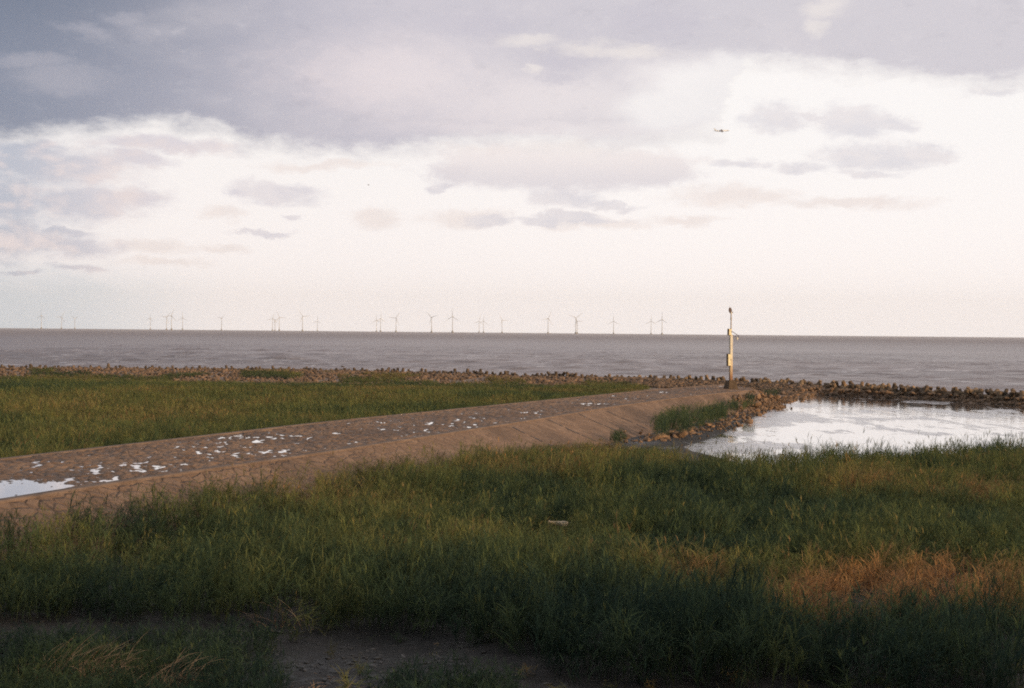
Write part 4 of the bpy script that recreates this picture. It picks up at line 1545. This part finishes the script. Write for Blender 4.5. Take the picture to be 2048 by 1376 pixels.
# ------------------------------------------------------------------ wind turbines far out at sea
M['turbine'] = mat_plain('turbine_white', (0.53, 0.53, 0.54), 0.5, vary=0.03)
M['turbine_foot'] = mat_plain('turbine_footing', (0.30, 0.28, 0.26), 0.7, vary=0.05)


def turbine_meshes():
    d = {}

    def mk(nm, bm, mat, smooth=True):
        me = bpy.data.meshes.new(nm)
        bm.to_mesh(me)
        bm.free()
        me.materials.append(mat)
        d[nm] = me
    bm = bmesh.new()
    bm_cone(bm, (0, 0, 12), (0, 0, 88.5), 2.2, 1.3, 14)
    mk("tower", bm, M['turbine'])
    bm = bmesh.new()
    bm_cone(bm, (0, 0, -6), (0, 0, 9), 6.5, 5.5, 14)
    bm_cone(bm, (0, 0, 9), (0, 0, 12), 4.0, 3.2, 14)
    mk("footing", bm, M['turbine_foot'])
    bm = bmesh.new()
    bm_box(bm, (0, 2.5, 90.5), (4.2, 11, 4.4))
    bmesh.ops.bevel(bm, geom=list(bm.edges), offset=0.6, segments=2, affect='EDGES')
    mk("nacelle", bm, M['turbine'])
    bm = bmesh.new()
    bm_cone(bm, (0, -3.0, 90.5), (0, -6.0, 90.5), 2.0, 0.8, 14)
    mk("hub", bm, M['turbine'])
    bm = bmesh.new()
    for z0, z1, r0, r1 in ((0, 10, 1.0, 1.5), (10, 30, 1.5, 0.9), (30, 50, 0.9, 0.25)):
        bm_cone(bm, (0, 0, z0), (0, 0, z1), r0, r1, 8)
    for v in bm.verts:
        v.co.y *= 0.35
    mk("blade", bm, M['turbine'])
    return d


TD = turbine_meshes()
TUR = [(82.7, 25, 2, "tall clear"), (123, 22.5, 30, "medium"), (149.7, 19.5, 60, "small faint"), (300.7, 21, 10, "very faint"), (333, 24, 40, "medium"), (343, 27.5, 20, "tall clear"), (365, 23, 0, "medium"),
       (443, 22.5, 50, "faint"), (545, 23, 15, "medium"), (550, 20, 70, "small faint"), (558.5, 26, 95, "clear"), (605, 28.5, 85, "tall clear"), (634.7, 19, 5, "small faint"), (753, 22, 0, "faint"),
       (761, 25, 5, "medium"), (792, 27, 35, "clear"), (863, 29, 75, "tall clear"), (905, 31, 0, "tallest"), (958, 21.5, 10, "small faint"), (967, 22, 5, "small faint"), (1004, 24, 90, "medium"),
       (1096, 28.5, 22, "tall clear"), (1151.5, 30.5, 52, "tall clear"), (1154.5, 23.5, 90, "small"), (1227, 24.5, 0, "medium"), (1302, 25, 2, "medium"), (1324, 29, 3, "tall clear")]
ORD = ["first", "second", "third", "fourth", "fifth", "sixth", "seventh", "eighth", "ninth", "tenth", "eleventh", "twelfth", "thirteenth", "fourteenth", "fifteenth", "sixteenth", "seventeenth",
       "eighteenth", "nineteenth", "twentieth", "twenty-first", "twenty-second", "twenty-third", "twenty-fourth", "twenty-fifth", "twenty-sixth", "twenty-seventh"]
for i, (px, hub, ang, look) in enumerate(TUR):
    Y = 90.5 * FOC / (hub + 1.5)
    hy = 655 + 19 * px / 2048
    p = WY(px, hy, Y)
    t = empty("wind_turbine", (p[0], p[1], Z_WATER), (0, 0, R(random.uniform(-30, 30))))
    tag(t, "%s wind turbine on the sea horizon, %s in the line from the left" % (look, ORD[i]), "wind turbine", "wind turbines along the horizon")
    parts = {}
    for nm in ("footing", "tower", "nacelle"):
        o = bpy.data.objects.new(nm, TD[nm])
        o.parent = t
        COL.objects.link(o)
    h = bpy.data.objects.new("hub", TD["hub"])
    h.parent = t
    COL.objects.link(h)
    for k in range(3):
        b = bpy.data.objects.new("blade", TD["blade"])
        b.parent = h
        b.location = (0, -4.5, 90.5)
        b.rotation_euler = (0, R(ang + 120 * k), 0)
        COL.objects.link(b)

# ------------------------------------------------------------------ airliner and birds
M['plane'] = mat_plain('aircraft_paint', (0.78, 0.82, 0.90), 0.5, vary=0.05)
ac = WY(1444, 261.5, 2850)
plane = tag(empty("airliner", ac, (0, R(-4), R(8)), 0.55), "small grey airliner climbing beneath the cloud deck, high over the sea", "aeroplane")
bm = bmesh.new()
pr = [(-29, 1.2, 0.5), (-20, 0.3, 2.0), (-12, 0, 2.8), (18, 0, 2.8), (24, -0.2, 2.2), (27.5, -0.6, 0.7)]
for a, b in zip(pr[:-1], pr[1:]):
    bm_cone(bm, (a[0], 0, a[1]), (b[0], 0, b[1]), a[2], b[2], 14)
bm_obj("fuselage", bm, M['plane'], plane, smooth=True)


def slab(name, pts, th, axis_, mat, parent):
    V = []
    for s in (-th / 2, th / 2):
        for (a, b, c) in pts:
            V.append((a, b, c + s) if axis_ == 'z' else (a, b + s, c))
    n = len(pts)
    F = [tuple(range(n))[::-1], tuple(range(n, 2 * n))] + [(i, (i + 1) % n, n + (i + 1) % n, n + i) for i in range(n)]
    return mesh_obj(name, V, F, mat, parent)


for sg in (-1, 1):
    slab("wing", [(6, sg * 2.5, -1.2), (-5, sg * 2.5, -1.2), (-13, sg * 29, 1.8), (-10, sg * 29, 1.8)], 0.8, 'z', M['plane'], plane)
    slab("tailplane", [(-21, sg * 1, 1), (-26, sg * 1, 1), (-30, sg * 10, 1.8), (-28, sg * 10, 1.8)], 0.5, 'z', M['plane'], plane)
    bm = bmesh.new()
    bm_cone(bm, (0, sg * 9.5, -2.6), (6, sg * 9.5, -2.6), 1.2, 1.7, 12)
    bm_obj("engine", bm, M['plane'], plane, smooth=True)
slab("tail_fin", [(-18, 0, 2), (-27, 0, 1.5), (-31, 0, 10.5), (-28, 0, 10.5)], 0.7, 'y', M['plane'], plane)

M['feather'] = mat_plain('brown_feathers', (0.10, 0.075, 0.055), 0.8)


def bird(px, py, Y, L, label):
    o0 = tag(empty("bird", WY(px, py, Y), (0, 0, R(10))), label, "bird")
    bm = bmesh.new()
    pr = [(-0.5, 0.05, 0.04), (-0.25, 0.0, 0.11), (0.1, 0.0, 0.13), (0.32, 0.03, 0.07), (0.42, 0.05, 0.07), (0.55, 0.04, 0.015)]
    for a, b in zip(pr[:-1], pr[1:]):
        bm_cone(bm, (a[0] * L, 0, a[1] * L), (b[0] * L, 0, b[1] * L), a[2] * L, b[2] * L, 9)
    bm_obj("body", bm, M['feather'], o0, smooth=True)
    for sg in (-1, 1):
        slab("wing", [(0.2 * L, sg * 0.05 * L, 0.05 * L), (-0.1 * L, sg * 0.05 * L, 0.05 * L), (-0.15 * L, sg * 0.5 * L, 0.22 * L), (-0.35 * L, sg * 1.0 * L, 0.1 * L), (-0.2 * L, sg * 1.0 * L, 0.12 * L), (0.12 * L, sg * 0.5 * L, 0.24 * L)],
             0.03 * L, 'z', M['feather'], o0)


bird(685.5, 733.5, 205, 0.55, "brown bird flying low over the tetrapods and grey sea")
bird(737, 370, 420, 0.6, "faint bird high in the pale sky, beside the small cloud")

# ------------------------------------------------------------------ unseen trees added behind the camera to shade the foreground
M['tree_leaf'] = mat_plain('tree_leaves', (0.06, 0.085, 0.03), 0.7, vary=0.4)


def shade_trees():
    rr = np.random.default_rng(77)
    VV, FF, b = [], [], 0
    for tx in np.arange(22, 128, 4.6):
        x0, y0 = tx + rr.uniform(-1, 1), -11 + rr.uniform(-2.5, 2.5)
        z0 = float(ground_z(np.array(x0), np.array(y0)))
        top = np.interp(tx, [20, 40, 60, 80, 100, 130], [17.0, 19.5, 19.0, 15.5, 13.5, 13.0]) + rr.uniform(-1.6, 1.2)
        # tapering trunk with a few limbs
        segs = [((x0, y0, z0 - 0.3), (x0, y0, top - 1.5), 0.24, 0.05)]
        for k in range(9):
            zz = z0 + (top - z0) * rr.uniform(0.3, 0.85)
            an = rr.uniform(0, 6.28)
            segs.append(((x0, y0, zz), (x0 + 1.8 * math.cos(an), y0 + 1.8 * math.sin(an), zz + 1.5), 0.07, 0.02))
        for (p, q_, r0, r1) in segs:
            p, q_ = np.array(p), np.array(q_)
            d = (q_ - p) / np.linalg.norm(q_ - p)
            u = np.cross(d, [0.31, 0.9, 0.2])
            u /= np.linalg.norm(u)
            w_ = np.cross(d, u)
            ring_ = [p + r0 * (u * math.cos(t) + w_ * math.sin(t)) for t in np.linspace(0, 6.2832, 7)[:-1]] + [q_ + r1 * (u * math.cos(t) + w_ * math.sin(t)) for t in np.linspace(0, 6.2832, 7)[:-1]]
            VV.append(np.array(ring_))
            FF.append(np.array([(i, (i + 1) % 6, 6 + (i + 1) % 6, 6 + i) for i in range(6)]) + b)
            b += 12
        n = 2600
        t = rr.random(n) ** 0.8
        zz = z0 + 2.0 + (top - z0 - 2.0) * t
        rad = 2.5 * np.sin(np.pi * np.clip(0.12 + 0.86 * t, 0, 1)) ** 0.7 * (0.35 + 0.65 * rr.random(n) ** 0.5)
        an = rr.uniform(0, 6.28, n)
        clumpy = 0.6 * np.sin(an * 3 + zz * 1.7 + tx)
        c = np.stack([x0 + (rad + clumpy) * np.cos(an), y0 + (rad + clumpy) * np.sin(an), zz], -1)
        u = rr.normal(size=(n, 3))
        u /= np.linalg.norm(u, axis=1)[:, None]
        v = np.cross(u, rr.normal(size=(n, 3)))
        v /= np.linalg.norm(v, axis=1)[:, None]
        sz = rr.uniform(0.10, 0.24, n)[:, None]
        VV.append(np.stack([c - u * sz, c - v * sz * .6, c + u * sz, c + v * sz * .6], 1).reshape(-1, 3))
        FF.append(np.arange(4 * n).reshape(n, 4) + b)
        b += 4 * n
    me = bpy.data.meshes.new("shade_trees")
    fast_mesh(me, np.concatenate(VV), np.concatenate(FF))
    tag(link("shade_trees", me, M['tree_leaf']), kind="stuff")


shade_trees()

# ------------------------------------------------------------------ sea air
def haze():
    bm = bmesh.new()
    lo, hi = -9.0, 470.0
    bm_box(bm, (0, 7500, (lo + hi) / 2), (40000, 22000, hi - lo))
    m = bpy.data.materials.new("sea_haze")
    m.use_nodes = True
    N = NT(m.node_tree)
    out = N.new('ShaderNodeOutputMaterial')
    v = N.new('ShaderNodeVolumePrincipled')
    v.inputs['Color'].default_value = (0.93, 0.94, 0.97, 1)
    v.inputs['Density'].default_value = HAZE
    v.inputs['Anisotropy'].default_value = 0.0
    N.t.links.new(v.outputs[0], out.inputs['Volume'])
    o = bm_obj("haze", bm, None)
    o.data.materials.append(m)
    tag(o, kind="stuff")
    o.display_type = 'WIRE'


HAZE = 2.9e-5
haze()
